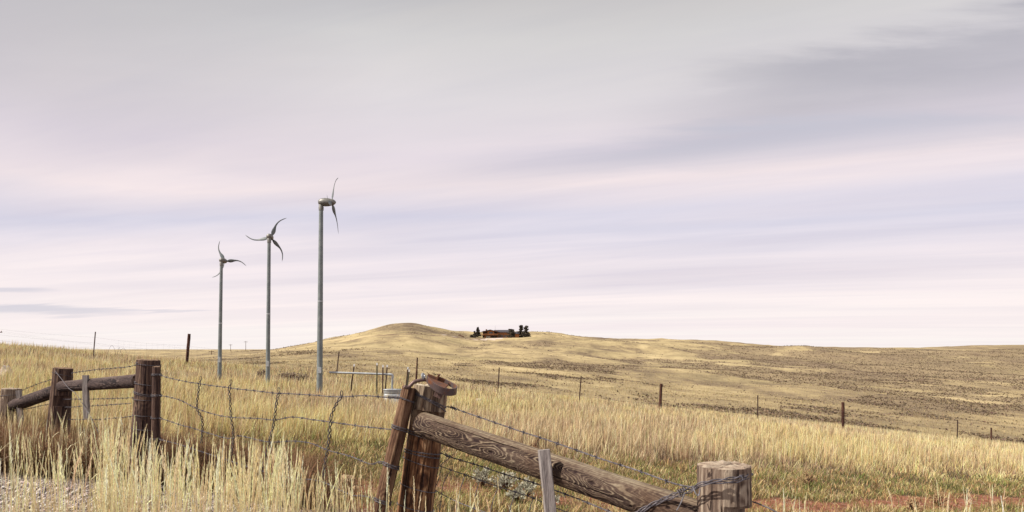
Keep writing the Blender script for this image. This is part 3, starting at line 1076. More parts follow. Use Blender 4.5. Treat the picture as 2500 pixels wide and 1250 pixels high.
def build_sagebrush(n=230000):
    x, y = sample_wedge(n, 55, 620, px0=350, px1=2800, p=0.8)
    m = scrub_mask(x, y)
    loc = fbm(x / 5, y / 9, 31.0, 2)
    keep = RNG.random(n) < np.clip(m * (0.55 + 0.8 * loc) + 0.012, 0, 1)
    keep &= drive_mask(x, y) < 0.1
    x, y = x[keep], y[keep]
    n = len(x)
    z = ground_z(x, y)
    s = RNG.uniform(0.12, 0.42, n) * np.interp(y, [55, 200, 600], [0.7, 1.1, 2.1])
    k = 5
    th = RNG.uniform(0, 6.28, (n, k))
    tilt = RNG.uniform(0.2, 1.2, (n, k))
    c = np.stack([x, y, z - 0.03], 1)[:, None, :] + 0 * th[..., None]
    d = np.stack([np.cos(th) * np.sin(tilt), np.sin(th) * np.sin(tilt), np.cos(tilt) * 0.8], -1)
    side = np.stack([-np.sin(th), np.cos(th), 0 * th], -1)
    L = (s[:, None] * RNG.uniform(0.6, 1.1, (n, k)))[..., None]
    a = c + d * L * 0.1
    b1 = c + d * L * 0.75 - side * L * 0.32
    b2 = c + d * L * 0.75 + side * L * 0.32
    t = c + d * L
    V = np.stack([a, b1, t, b2], 2).reshape(-1, 3)
    f = (np.arange(n * k) * 4)[:, None]
    T = np.concatenate([f + np.array([[0, 1, 2]]), f + np.array([[0, 2, 3]])])
    col = vary(lerp3(np.array([0.135, 0.098, 0.080]), np.array([0.235, 0.18, 0.12]), RNG.random(n)), n, 0.2)
    C = np.repeat(col, k * 4, 0)
    stuff('sagebrush', [(V, T, C)], M['leaf'], 'low dark purple brown sagebrush dotted over the far hillsides', 'shrubs')


def build_hill_grass(n=150000):
    x, y = sample_wedge(n, 44, 240, p=0.9)
    m = scrub_mask(x, y)
    keep = RNG.random(n) < np.clip(0.55 + 0.6 * fbm(x / 3, y / 6, 2.0, 3), 0, 1)
    x, y, m = x[keep], y[keep], m[keep]
    n = len(x)
    h = RNG.uniform(0.12, 0.34, n)
    w = 0.02 * np.clip(y / 44, 1, 4) * RNG.uniform(0.6, 1.4, n)
    big = sstep(-0.5, 0.6, fbm(x / 22, y / 45, 14.0, 3))
    tip = vary(lerp3(np.array([0.40, 0.31, 0.18]), np.array([0.52, 0.42, 0.235]), big), n, 0.16)
    tip = tip * (1 - 0.35 * m[:, None])
    A = [blades(np.stack([x, y, ground_z(x, y) - 0.02], 1), h, w, RNG.uniform(0.1, 0.8, n), RNG.uniform(0, 6.28, n), tip * 0.75, tip, 2)]
    stuff('hill_grass', A, M['stubble'], 'thin tan grass on the open range beyond the far fence', 'grass')


def build_gravel(n=15000):
    x = RNG.uniform(-5.6, -0.2, n)
    y = RNG.uniform(4.2, 6.75, n)
    keep = RNG.random(n) < m_gravel(x, y) * np.clip(0.75 + 0.5 * pnoise(x * 3, y * 3, 5), 0, 1)
    x, y = x[keep], y[keep]
    n = len(x)
    s = RNG.uniform(0.006, 0.019, n) * (1 + 0.8 * (RNG.random(n) > 0.93))
    O = np.array([(1, 0, 0), (-1, 0, 0), (0, 1, 0), (0, -1, 0), (0, 0, 1), (0, 0, -1), (.62, .62, .35), (-.62, .62, .35), (-.62, -.62, .35), (.62, -.62, .35)], float)
    T0 = np.array([(0, 6, 4), (6, 2, 4), (2, 7, 4), (7, 1, 4), (1, 8, 4), (8, 3, 4), (3, 9, 4), (9, 0, 4), (6, 0, 2), (7, 2, 1), (8, 1, 3), (9, 3, 0), (0, 5, 2), (2, 5, 1), (1, 5, 3), (3, 5, 0)])
    th = RNG.uniform(0, 6.28, n)
    sc = RNG.uniform(0.6, 1.2, (n, 1, 3)) * np.array([1, 1, 0.75])
    V = O[None] * sc * RNG.uniform(0.8, 1.15, (n, len(O), 1)) * s[:, None, None]
    c, q = np.cos(th)[:, None], np.sin(th)[:, None]
    V = np.stack([V[..., 0] * c - V[..., 1] * q, V[..., 0] * q + V[..., 1] * c, V[..., 2]], -1)
    V = V + np.stack([x, y, ground_z(x, y) - 0.05 + 0.35 * s], 1)[:, None]
    idx = (np.arange(n) * len(O))[:, None, None] + T0[None]
    col = vary(lerp3(np.array([0.24, 0.19, 0.18]), np.array([0.66, 0.58, 0.54]), RNG.random(n) ** 0.8), n, 0.15)
    m, t = new_mat('gravel_stone')
    finish(t, t.n('ShaderNodeAttribute', attribute_name='tint').outputs['Color'], 0.85)
    stuff('gravel', [(V.reshape(-1, 3), idx.reshape(-1, 3), np.repeat(col, len(O), 0))], m, 'pale grey and pinkish gravel on the road edge at the lower left', 'gravel')


build_gravel()
build_meadow()
build_low_green()
build_tangle()
build_tall_grass()
build_sagebrush()
build_hill_grass()


# ------------------------------------------------------------------ logs and posts
def log_geo(p0, p1, r0, r1, nu=90, nv=72, seed=1, kind='straight', bands=6.0, knots=(), cracks=(), cuts=(), rough=0.03, toward=None, ends=(True, True), endtilt=0.0, rings=True):
    """a round timber from p0 to p1 with weather-worn grain; cuts = (s0, s1, direction, distance, depth2)"""
    p0, p1 = np.asarray(p0, float), np.asarray(p1, float)
    L = np.linalg.norm(p1 - p0)
    a = (p1 - p0) / L
    e1 = np.array([0.0, -1.0, 0.0]) if toward is None else np.asarray(toward, float)
    e1 = e1 - a * e1.dot(a)
    e1 /= np.linalg.norm(e1)
    e2 = np.cross(a, e1)
    s = list(np.linspace(0, L, nu))
    for c in cuts:
        for q in (c[0], c[1]):
            s += [q - 0.0008, q + 0.0008]
    s = np.array(sorted(x for x in s if 0 <= x <= L))
    nu = len(s)
    th = np.arange(nv) / nv * 2 * math.pi
    SS, TH = np.meshgrid(s, th, indexing='ij')
    rr = r0 + (r1 - r0) * SS / L
    rm = 0.5 * (r0 + r1)
    cx, cy = np.cos(TH), np.sin(TH)
    o = seed * 17.3
    rad = rr * (1 + rough * pnoise(SS / rm * 0.25 + o, cx * 0.9, cy * 0.9) + rough * 0.5 * pnoise(SS / rm * 0.5 + o, cx * 3, cy * 3))
    if kind == 'swirl':
        u = SS * 2.9
        n = fbm(u + o, rm * cx * 12 + 3, rm * cy * 12, 2) + 0.06 * pnoise(SS * 24 + o, cx * 5, cy * 5) + 0.16 * pnoise(SS * 9 + o, cx * 3, cy * 3)
        n = n + 0.55 * rm * 9 * cx * 0.15
        hole = 0 * n
        for (ks, kt, kz, am) in knots:
            du = (SS - ks) / kz
            dv = rm * ((TH - kt + math.pi) % (2 * math.pi) - math.pi) / (kz * 0.55)
            d2 = du ** 2 + dv ** 2
            n = n + am * np.exp(-np.sqrt(d2 + 0.02) * 1.1)
            hole = np.maximum(hole, np.exp(-(d2 / 0.022) ** 2))
        q = n * bands
        tri = np.abs((q % 1.0) - 0.5) * 2
        wide = sstep(-0.35, 0.45, pnoise(SS * 5 + o, cx * 2.2, cy * 2.2 + 9))
        con = 0.30 + 0.70 * sstep(-0.30, 0.35, pnoise(SS * 3.3 + o + 5, cx * 1.6 + 4, cy * 1.6))
        g = 0.42 + con * (0.62 * sstep(0.30 + 0.32 * wide, 0.80 + 0.14 * wide, tri) - 0.34) + 0.12 * pnoise(SS * 2.0 + o, cx * 1.2, cy * 1.2)
        # bleached upper side of the timber
        ux = e1[2] * cx + e2[2] * cy                     # the weathered upper side is bleached and plain
        bl = sstep(0.58, 0.95, ux + 0.12 * pnoise(SS * 6, cx * 3, cy * 3))
        g = g * (1 - bl) + bl * (0.62 + 0.35 * pnoise(SS * 3 + o, cx * 26, cy * 26))
        g = g * (1 - 0.95 * hole)
        g = g + 0.10 * pnoise(SS * 8, cx * 14, cy * 14)
        rad = rad + 0.0018 * (g - 0.5) - 0.006 * hole
    else:
        n = 0.6 * pnoise(SS * 2.2 + o, rm * cx * 62, rm * cy * 62) + 0.5 * pnoise(SS * 5 + o, rm * cx * 150, rm * cy * 150) + 0.35 * pnoise(SS * 1.2 + o, rm * cx * 20, rm * cy * 20)
        g = 0.45 + 0.85 * n
        for (ks, kt, kz, am) in knots:
            du = (SS - ks) / kz
            dv = rm * ((TH - kt + math.pi) % (2 * math.pi) - math.pi) / (kz * 0.7)
            d2 = du ** 2 + dv ** 2
            g = g + am * np.exp(-d2 * 2) + 0.25 * np.exp(-d2 * 0.3) * np.sin(np.sqrt(d2) * 7)
        rad = rad + 0.0022 * (n)
    for (c0, c1, ct, wd) in cracks:
        wob = 0.06 * pnoise(SS * 3 + ct * 7 + o, 0.3, 0.7) + 0.02 * pnoise(SS * 14, ct, 1.0)
        dv = rm * np.abs((TH - ct - wob + math.pi) % (2 * math.pi) - math.pi)
        f = np.exp(-(dv / wd) ** 2) * sstep(c0, c0 + 0.1, SS) * sstep(c1, c1 - 0.1, SS)
        rad = rad - 0.008 * f
        g = g * (1 - f)
    nick = np.maximum(0, pnoise(cx * 3.5 + o, cy * 3.5, 0.5) + 0.5 * pnoise(cx * 9 + o, cy * 9, 1.5) - 0.05)
    rad = rad - 0.16 * rm * nick * (np.exp(-(L - SS) / (0.25 * rm)) + 0.4 * np.exp(-SS / (0.2 * rm)))
    X1, X2 = rad * cx, rad * cy
    for (c0, c1, dr, dist) in cuts:
        dr = np.asarray(dr, float)
        n1, n2 = dr.dot(e1), dr.dot(e2)
        nn = math.hypot(n1, n2)
        n1, n2 = n1 / nn, n2 / nn
        ins = (SS > c0) & (SS < c1)
        pr = X1 * n1 + X2 * n2
        ex = np.where(ins, np.maximum(pr - dist, 0), 0)
        X1, X2 = X1 - ex * n1, X2 - ex * n2
        g = np.where(ex > 0, 0.42 + 0.35 * pnoise(SS * 9, pr * 60, X2 * 40), g)
    pos = p0[None, None] + a * SS[..., None] + e1 * X1[..., None] + e2 * X2[..., None]
    V = [pos.reshape(-1, 3)]
    A = [g.reshape(-1)]
    F = []
    for i in range(nu - 1):
        for j in range(nv):
            k = (j + 1) % nv
            F.append((i * nv + j, i * nv + k, (i + 1) * nv + k, (i + 1) * nv + j))
    base = nu * nv
    for e, on in ((0, ends[0]), (nu - 1, ends[1])):
        if not on:
            continue
        sgn = -1 if e == 0 else 1
        prev = e * nv + np.arange(nv)
        cen = pos[e].mean(0)
        for q in (0.975, 0.9, 0.78, 0.6, 0.42, 0.22):
            ring = cen + (pos[e] - cen) * q
            rn = fbm(ring[:, 0] * 26, ring[:, 1] * 26, ring[:, 2] * 26 + seed, 3)
            ring = ring + a * sgn * (0.010 * (q < 0.97) * rn + 0.002 * (q < 0.95))[:, None]
            gg = 0.80 + 0.35 * rn - 0.35 * sstep(0.15, 0.5, -rn) * (q < 0.95)
            V.append(ring)
            A.append(gg)
            idx = base + np.arange(nv)
            for j in range(nv):
                k = (j + 1) % nv
                f = (prev[j], prev[k], idx[k], idx[j])
                F.append(f if sgn > 0 else f[::-1])
            prev = idx
            base += nv
        V.append(cen[None] + a * sgn * 0.002)
        A.append(np.array([0.6]))
        for j in range(nv):
            k = (j + 1) % nv
            f = (prev[j], prev[k], base)
            F.append(f if sgn > 0 else f[::-1])
        base += 1
    return np.vstack(V), F, np.clip(np.concatenate(A), 0, 1)


def log_part(name, parent, mat, *a, label=None, **k):
    mb = MB().add(*log_geo(*a, **k))
    o = mb.build(name, mat, parent, smooth=True)
    if label:
        o['label'] = label
    return o


def wrap(mb, p0, p1, r0, r1, s, turns=1, tilt=(0.0, 0.0), pair=True, extra=0.004, pitch=0.014, sides=5, rad=0.0021):
    """wire wound round a round timber, s metres from its foot"""
    p0, p1 = np.asarray(p0, float), np.asarray(p1, float)
    L = np.linalg.norm(p1 - p0)
    a = (p1 - p0) / L
    e1 = np.array([0, -1.0, 0])
    e1 -= a * e1.dot(a)
    e1 /= np.linalg.norm(e1)
    e2 = np.cross(a, e1)
    n = int(46 * turns)
    th = np.linspace(0, 2 * math.pi * turns, n) + 2.0
    r = r0 + (r1 - r0) * s / L + extra
    pts = []
    for q in th:
        w = r * (1 + 0.012 * math.sin(3 * q))
        pts.append(p0 + a * (s + pitch * (q / 6.283 - turns / 2) + tilt[0] * math.cos(q) + tilt[1] * math.sin(q)) + w * (e1 * math.cos(q) + e2 * math.sin(q)))
    pts = np.array(pts)
    if pair:
        twist(mb, catmull(pts, 0.012), 0.0024, rad, 0.05, sides)
    else:
        mb.tube(catmull(pts, 0.015), rad * 1.15, sides)
    return pts


def wrap_part(parent, *a, name='wire_wrap', **k):
    mb = MB()
    wrap(mb, *a, **k)
    return mb.build(name, M['wire'], parent, smooth=True)


def slat_part(name, parent, p0, p1, w, d, mat, seed=1, label=None):
    """squared split stake with worn edges"""
    p0, p1 = np.asarray(p0, float), np.asarray(p1, float)
    L = np.linalg.norm(p1 - p0)
    a = (p1 - p0) / L
    fr = np.array([0.12, -1.0, 0.0])
    fr -= a * fr.dot(a)
    fr /= np.linalg.norm(fr)
    sd_ = np.cross(fr, a)
    n, prof = 36, []
    for (i, j) in ((-1, -1), (1, -1), (1, 1), (-1, 1)):
        prof.append((i, j))
    ring = []
    for k in range(4):
        (i0, j0), (i1, j1) = prof[k], prof[(k + 1) % 4]
        for f in np.linspace(0.06, 0.94, 7):
            ring.append((i0 + (i1 - i0) * f, j0 + (j1 - j0) * f))
    ring = np.array(ring)
    nv = len(ring)
    s = np.linspace(0, L, n)
    SS = np.repeat(s[:, None], nv, 1)
    I, J = ring[:, 0][None], ring[:, 1][None]
    wob = 1 + 0.06 * pnoise(SS * 5 + seed, I * 0.7, J * 0.7)
    pos = p0 + a * SS[..., None] + sd_ * (I * w / 2 * wob)[..., None] + fr * (J * d / 2 * wob)[..., None]
    pos = pos + sd_ * (0.006 * pnoise(SS * 2 + seed * 3, 0.2, 0.1))[..., None]
    g = 0.55 + 0.5 * pnoise(SS * 3 + seed, I * w * 110, J * d * 110) + 0.25 * pnoise(SS * 12, I * w * 300, J * 4)
    V, A, F = [pos.reshape(-1, 3)], [g.reshape(-1)], []
    for i in range(n - 1):
        for j in range(nv):
            k = (j + 1) % nv
            F.append((i * nv + j, i * nv + k, (i + 1) * nv + k, (i + 1) * nv + j))
    F.append(tuple(range(nv))[::-1])
    F.append(tuple((n - 1) * nv + j for j in range(nv)))
    mb = MB().add(np.vstack(V), F, np.clip(np.concatenate(A), 0, 1))
    o = mb.build(name, mat, parent)
    if label:
        o['label'] = label
    return o


def strand_part(name, parent, pts, mat=None, plain=False, r=0.0022, label=None):
    mb = MB()
    if plain:
        mb.tube(catmull(pts, 0.02), r, 5)
    else:
        barbed(mb, pts)
    o = mb.build(name, mat or M['wire'], parent, smooth=True)
    if label:
        o['label'] = label
    return o


def down(p, q, y_extra=0.12):
    """extend the line p (top) -> q to below the ground"""
    p, q = np.asarray(p, float), np.asarray(q, float)
    d = q - p
    for k in np.linspace(0.3, 6, 400):
        c = p + d * k
        if c[2] < G(c[0], c[1]) - y_extra:
            return c
    return p + d * 6


# ------------------------------------------------------------------ right-hand fence: two thick posts and a slanting log
YM, YR = 4.0, 2.66
fr = thing('fence', P(1020, 1300, YM) * [1, 1, 0] + [0, 0, G(-0.55, YM)], 'thick leaning post, slanting swirly log and short round post at the lower right', 'fence')
# main post
mt, mbm = P(1053, 943, YM), P(1013, 1250, YM - 0.02)
mf = down(mt, mbm)
R_M0, R_M1 = 0.107, 0.097
Lm = np.linalg.norm(mt - mf)
sM = lambda py: Lm * (1 - (py - 941) / ((1250 - 941) / np.linalg.norm(mbm - mt) * Lm))      # metres above the foot for a height in the photo
cutdir = np.array([0.36, -0.93, 0.0])
main_post = log_part('post', fr, M['post_warm'], mf, mt, R_M0, R_M1, nu=190, nv=110, seed=3, kind='straight', rough=0.035,
                     knots=[(sM(1030), 5.6, 0.05, 0.25), (sM(1165), 0.35, 0.05, -0.45), (sM(1215), 5.9, 0.05, -0.5)],
                     cracks=[(sM(1240), sM(1000), -0.55, 0.0034), (sM(1250), sM(1090), 0.25, 0.0034), (sM(1400), sM(1120), 0.75, 0.003), (sM(1060), sM(945), -0.95, 0.0035), (sM(1000), sM(945), -0.2, 0.003)],
                     cuts=[(sM(1062), sM(1000), cutdir, 0.022)], label='thick brown leaning post with a saw cut for the log')
# the sloping log
la, lb = P(1031, 1036, YM - 0.105), P(1722, 1270, YR + 0.04)
log = log_part('rail', fr, M['log'], la, lb, 0.069, 0.066, nu=620, nv=170, seed=9, kind='swirl', bands=5.0, rough=0.035,
               knots=[(0.37, 0.35, 0.055, 0.55), (0.62, 0.15, 0.10, 1.0), (0.78, 0.8, 0.07, 0.7), (1.24, -0.12, 0.11, 1.1), (1.45, 0.55, 0.06, 0.6), (0.16, 0.5, 0.08, 0.7), (1.62, -0.2, 0.07, 0.6), (1.02, 0.3, 0.06, 0.45)],
               cracks=[(0.93, 1.45, 0.30, 0.0024), (1.30, 1.55, 1.15, 0.0024), (0.1, 0.85, -0.75, 0.0018), (0.3, 0.7, 0.95, 0.0018)], label='grey olive log rail with swirling grain and knots')
# right post
rt, rbm = P(1767, 1136, YR), P(1768, 1250, YR)
rf = down(rt, rbm)
Lr = np.linalg.norm(rt - rf)
sR = lambda py: Lr - (py - 1136) / F_PX * YR
right_post = log_part('post', fr, M['post_grey'], rf, rt, 0.108, 0.1005, nu=200, nv=120, seed=12, kind='straight', rough=0.012,
                      knots=[(sR(1150), -0.12, 0.02, 0.9), (sR(1152), -0.85, 0.012, -0.9), (sR(1190), 0.45, 0.05, 0.2), (sR(1205), 0.6, 0.04, 0.2)],
                      cracks=[(sR(1500), sR(1170), -0.35, 0.002), (sR(1400), sR(1160), 0.9, 0.002), (sR(1300), sR(1140), -0.05, 0.0016)],
                      cuts=[(0.2, sR(1231), np.array([0.80, -0.60, 0.0]), 0.052), (0.2, sR(1224), np.array([0.25, -0.97, 0.0]), 0.088)], label='short round grey post with a notched side')
# stake against the log
slat_part('stake', fr, down(P(1327, 1098, 3.12), P(1343, 1250, 3.10)), P(1327, 1098, 3.12), 0.052, 0.035, M['slat'], 4, 'pale squared stake leaning on the log')
# wire windings of the main post
for (py, turns, tl, pair) in ((978, 1.0, (0.012, -0.035), True), (985, 1.0, (0.020, -0.040), True), (1066, 1.6, (0.004, -0.018), True), (1104, 1.0, (0.004, -0.006), True),
                              (1112, 1.0, (0.006, -0.010), True), (1131, 1.0, (0.004, -0.022), False), (1192, 1.0, (0.004, -0.018), False), (1240, 1.0, (0.004, -0.014), False)):
    wrap_part(main_post, mf, mt, R_M0, R_M1, sM(py), turns=turns, tilt=tl, pair=pair)
# barbed strands and netting between the two posts
strand_part('barbed_wire', fr, px_path([(1090, 992), (1110, 997), (1140, 1008), (1250, 1046), (1350, 1080), (1450, 1114), (1550, 1146), (1640, 1178), (1704, 1192)], YM + 0.02, YR + 0.02), label='top barbed wire above the log')
strand_part('barbed_wire', fr, px_path([(1074, 1104), (1092, 1113), (1130, 1125), (1250, 1163), (1312, 1182), (1400, 1214), (1480, 1246), (1560, 1275)], YM + 0.02, YR + 0.20), label='lower barbed wire passing behind the stake')


def knot(mb, c, d, n=5, r=0.007):
    d = np.asarray(d, float) / np.linalg.norm(d)
    a = np.cross(d, [0, 1, 0])
    a /= np.linalg.norm(a)
    b = np.cross(d, a)
    th = np.linspace(0, n * 6.283, n * 12)
    mb.tube(np.asarray(c) + d * (np.linspace(-0.5, 0.5, len(th)) * 0.009 * n)[:, None] + r * (np.cos(th)[:, None] * a + np.sin(th)[:, None] * b), 0.0021, 5)


for q, nt in (((1107, 996), 5), ((1093, 1112), 4)):
    kn = MB()
    c = P(q[0], q[1], YM)
    knot(kn, c, [1, 0, -0.35], nt)
    kn.tube([c + [-.012, -.01, .014], c, c + [.014, -.012, -.016]], 0.0018, 4)
    kn.build('wire_tie', M['wire'], fr, smooth=True)

net = MB()
hz = [[(1070, 1136), (1100, 1147), (1136, 1159), (1172, 1172), (1216, 1188), (1258, 1201), (1302, 1216), (1348, 1237), (1420, 1262)],
      [(1062, 1196), (1082, 1208), (1118, 1226), (1158, 1241), (1200, 1257), (1260, 1282)]]
vt = [[(1078, 1140), (1070, 1172), (1060, 1202), (1052, 1262)], [(1100, 1148), (1082, 1182), (1078, 1212), (1070, 1262)], [(1136, 1160), (1124, 1194), (1117, 1226), (1112, 1265)],
      [(1172, 1173), (1160, 1210), (1157, 1241), (1150, 1270)], [(1216, 1188), (1204, 1222), (1196, 1255), (1190, 1280)], [(1258, 1201), (1248, 1232), (1240, 1268)], [(1302, 1216), (1294, 1240), (1286, 1270)],
      [(1110, 1108), (1090, 1124), (1074, 1136)]]
for pl in hz:
    net.tube(catmull(px_path(pl, YM + 0.03, 3.3, 1070, 1420), 0.02), 0.0026, 5)
for pl in vt:
    net.tube(catmull(np.array([P(x, y, 1 / (1 / (YM + 0.03) + (1 / 3.3 - 1 / (YM + 0.03)) * (pl[0][0] - 1070) / 350)) for x, y in pl]), 0.02), 0.0022, 5)
for (x, y) in ((1100, 1147), (1136, 1159), (1172, 1172), (1216, 1188), (1258, 1201), (1302, 1216), (1118, 1226), (1158, 1241)):
    Yk = 1 / (1 / (YM + 0.03) + (1 / 3.3 - 1 / (YM + 0.03)) * (x - 1070) / 350)
    knot(net, P(x, y, Yk), [0.95, 0, -0.35], 2, 0.005)
o = net.build('woven_wire', M['wire'], fr, smooth=True)
# heavy twisted brace wire looped round the right post and over the log
bw = MB()
front = [(1536, 1262, 2.86), (1580, 1236, 2.80), (1630, 1213, 2.74), (1668, 1198, 2.66), (1696, 1188, 2.60), (1712, 1180, 2.575), (1750, 1173, 2.545), (1790, 1167, 2.545), (1818, 1162, 2.57), (1832, 1158, 2.635), (1833, 1157, 2.68), (1800, 1158, 2.775), (1740, 1168, 2.785), (1706, 1186, 2.72), (1690, 1196, 2.68)]
pa = catmull([P(*q) for q in front], 0.012)
twist(bw, pa, 0.0042, 0.0026, 0.11, 6)
pb = catmull([P(x, y + 7 + 3 * math.sin(x * .05), Y - 0.004) for x, y, Y in front[:10]], 0.012)
twist(bw, pb, 0.0036, 0.0024, 0.13, 6)
knot(bw, P(1666, 1199, 2.655), [0.9, 0, 0.45], 4, 0.012)
o = bw.build('brace_wire', M['wire'], fr, smooth=True)
o['label'] = 'thick twisted wire looped round the short post'
tw = MB().tube(catmull([P(1692, 1190, 2.58), P(1698, 1204, 2.575), P(1703, 1210, 2.575), P(1707, 1206, 2.575), P(1709, 1194, 2.575)], 0.008), 0.0024, 6)
tw.build('wire_loop', M['wire_bright'], fr, smooth=True)
tw = MB().tube(catmull([P(1672, 1202, 2.63), P(1664, 1224, 2.64), P(1656, 1240, 2.66), P(1652, 1246, 2.665)], 0.01), 0.0024, 6)
tw.build('wire_end', M['wire_bright'], fr, smooth=True)
tw = MB().tube(catmull([P(1806, 1160, 2.535), P(1812, 1166, 2.535), P(1813, 1171, 2.54)], 0.005), 0.0026, 6)
tw.build('staple', M['wire_bright'], fr, smooth=True)
strand_part('wire', fr, np.array([P(1830, 1223, 2.70), P(1850, 1229, 2.62), P(1880, 1242, 2.5), P(1930, 1268, 2.3)]), plain=True, r=0.0028)

# ------------------------------------------------------------------ metal gate closer on the main post
Yl = YM - 0.02
gl = thing('gate_latch', P(1050, 938, YM), 'rusty metal hoop and lever closer on top of the thick leaning post', 'gate latch')
hoop = [P(1042, 924, Yl - .10), P(1054, 939, Yl - .135), P(1072, 951, Yl - .155), P(1092, 957, Yl - .15), P(1108, 957, Yl - .12), P(1114, 953, Yl - .05), P(1112, 946, Yl + .03), P(1100, 938, Yl + .10), P(1086, 930, Yl + .13), P(1078, 926, Yl + .135)]
hp = catmull(hoop, 0.008)
d, a_, b_ = frame(hp)
up = np.array([0.10, -0.25, 1.0])
up /= np.linalg.norm(up)
st = MB()
hh = np.interp(np.linspace(0, 1, len(hp)), [0, .1, .45, .75, 1], [0.019, 0.021, 0.021, 0.017, 0.012])
V, F = [], []
for i, c in enumerate(hp):
    nrm = np.cross(d[i], up)
    nrm /= np.linalg.norm(nrm)
    V += [c - up * hh[i] - nrm * .003, c + up * hh[i] - nrm * .003, c + up * hh[i] + nrm * .003, c - up * hh[i] + nrm * .003]
for i in range(len(hp) - 1):
    for k in range(4):
        F.append((4 * i + k, 4 * i + (k + 1) % 4, 4 * i + 4 + (k + 1) % 4, 4 * i + 4 + k))
F += [(3, 2, 1, 0), tuple(4 * (len(hp) - 1) + k for k in range(4))]
st.add(V, F)
st.build('hoop', M['strap'], gl, bevel=0.0012)
lv = MB()
lv.tube(catmull([P(1040, 927, Yl - .085), P(1028, 928, Yl - .09), P(1012, 932, Yl - .10), P(1004, 939, Yl - .105), P(998, 945, Yl - .11), P(992, 946, Yl - .115), P(987, 943, Yl - .12)], 0.008), [0.0105], 10)
lv.build('lever', M['rod'], gl, smooth=True)
br = MB()
tilt = np.array([[0.93, -0.05, -0.36], [0.10, 0.98, 0.12], [0.36, -0.14, 0.92]])
tilt[1] = np.cross(tilt[2], tilt[0])
tilt = tilt / np.linalg.norm(tilt, axis=1)[:, None]
br.box(P(1066, 935, YM - .01), 0.062, 0.055, 0.004, tilt)
br.box(P(1056, 925, YM + .05), 0.034, 0.003, 0.020, tilt)
br.box(P(1069, 923, YM + .06), 0.004, 0.020, 0.024, tilt)
br.box(P(1078, 929, YM + .07), 0.018, 0.010, 0.016, tilt)
br.build('bracket', M['rust'], gl, bevel=0.0015)
pt = MB()
pt.box(P(1071, 962, YM - .105), 0.024, 0.004, 0.022, tilt)
pt.box(P(1072, 968, YM - .112), 0.012, 0.006, 0.010, tilt)
pt.build('front_plate', M['rod'], gl, bevel=0.0015)
ws = MB()
ws.lathe(P(1034, 919, Yl - .085) - np.array([.004, 0, 0]), [(0, 0.001), (0, 0.0195), (0.003, 0.021), (0.006, 0.0195), (0.006, 0.001)], 20, (0.93, -0.30, 0.2), 1, 1.0)
ws.lathe(P(1034, 919, Yl - .09), [(-0.006, 0.001), (-0.006, 0.006), (0.010, 0.006), (0.010, 0.001)], 10, (0.93, -0.30, 0.2))
ws.build('pivot_washer', M['galv'], gl, smooth=True)

# ------------------------------------------------------------------ wire gate
YG0, YG1 = 6.45, YM - 0.03
gate = thing('wire_gate', P(690, 1100, 5.0) * [1, 1, 0] + [0, 0, G(-1.6, 5.0)], 'slack barbed wire gate with two end sticks, between the left and the leaning post', 'gate')
gy = lambda x: 1 / (1 / YG0 + (1 / YG1 - 1 / YG0) * (x - 385) / (975 - 385))
# end stick by the main post
g1t, g1b = P(999, 946, YG1 - .05), P(928, 1250, YG1 - .12)
g1f = down(g1t, g1b, -0.10)
stick_r = log_part('gate_stick', gate, M['stick_brown'], g1f, g1t, 0.045, 0.041, nu=120, nv=48, seed=21, kind='straight', rough=0.03, knots=[(0.5, 0.2, 0.03, 0.4)], cracks=[(0.1, 1.2, 0.3, 0.0012)], label='slim leaning stick wired to the thick post')
Lg = np.linalg.norm(g1t - g1f)
sG = lambda py: Lg - (py - 946) / (1250 - 946) * np.linalg.norm(g1b - g1t)
for py, tn, tl in ((978, 1.3, (0, -0.008)), (1049, 2.0, (0, -0.006)), (1140, 2.0, (0, -0.008)), (1226, 2.0, (0, -0.006))):
    wrap_part(stick_r, g1f, g1t, 0.045, 0.041, sG(py), turns=tn, tilt=tl, pitch=0.012)
# end stick by the left post
YS = 6.40
g2t, g2b = P(382, 896, YS), P(379, 1190, YS)
g2f = down(g2t, g2b, -0.03)
stick_l = log_part('gate_stick', gate, M['post_dark'], g2f, g2t, 0.040, 0.0365, nu=110, nv=44, seed=24, kind='straight', rough=0.015, knots=[(0.8, 0.2, 0.02, 0.5)], cracks=[(0.2, 1.0, 0.5, 0.0012)], label='dark slim stick wired to the left post')
L2 = np.linalg.norm(g2t - g2f)
for py, tn in ((916, 2.0), (966, 2.5), (1021, 1.6), (1071, 1.5)):
    wrap_part(stick_l, g2f, g2t, 0.040, 0.0365, L2 - (py - 896) / F_PX * YS, turns=tn, pitch=0.010)
W1 = [(388, 915), (430, 927), (487, 937), (560, 947), (620, 954), (680, 960), (750, 964), (830, 969), (890, 966), (950, 970), (984, 969)]
W2 = [(388, 966), (410, 969), (440, 977), (480, 997), (520, 1011), (560, 1019), (630, 1022), (670, 1026), (712, 1018), (760, 1024), (810, 1031), (900, 1043), (976, 1050)]
W3 = [(388, 1021), (410, 1027), (440, 1037), (495, 1053), (540, 1067), (568, 1070), (585, 1064), (625, 1073), (660, 1080), (710, 1077), (760, 1083), (800, 1099), (860, 1116), (905, 1133), (930, 1127), (952, 1139)]
W4 = [(388, 1072), (440, 1086), (520, 1112), (600, 1138), (700, 1166), (760, 1171), (800, 1182), (855, 1208), (890, 1212), (920, 1218), (934, 1224)]
for wl, tx in ((W1, 'top strand of the gate'), (W2, 'second strand of the gate'), (W3, 'third strand of the gate'), (W4, 'lowest strand of the gate')):
    pts = np.array([P(x, y, gy(x) - 0.045) for x, y in wl])
    strand_part('barbed_wire', gate, pts, label=tx)
for (x, y, nt) in ((963, 970, 7), (934, 1130, 6), (965, 1049, 4)):
    kt = MB()
    knot(kt, P(x, y, gy(x) - 0.045), [1, 0, -0.1], nt, 0.0075)
    kt.build('wire_tie', M['wire'], gate, smooth=True)
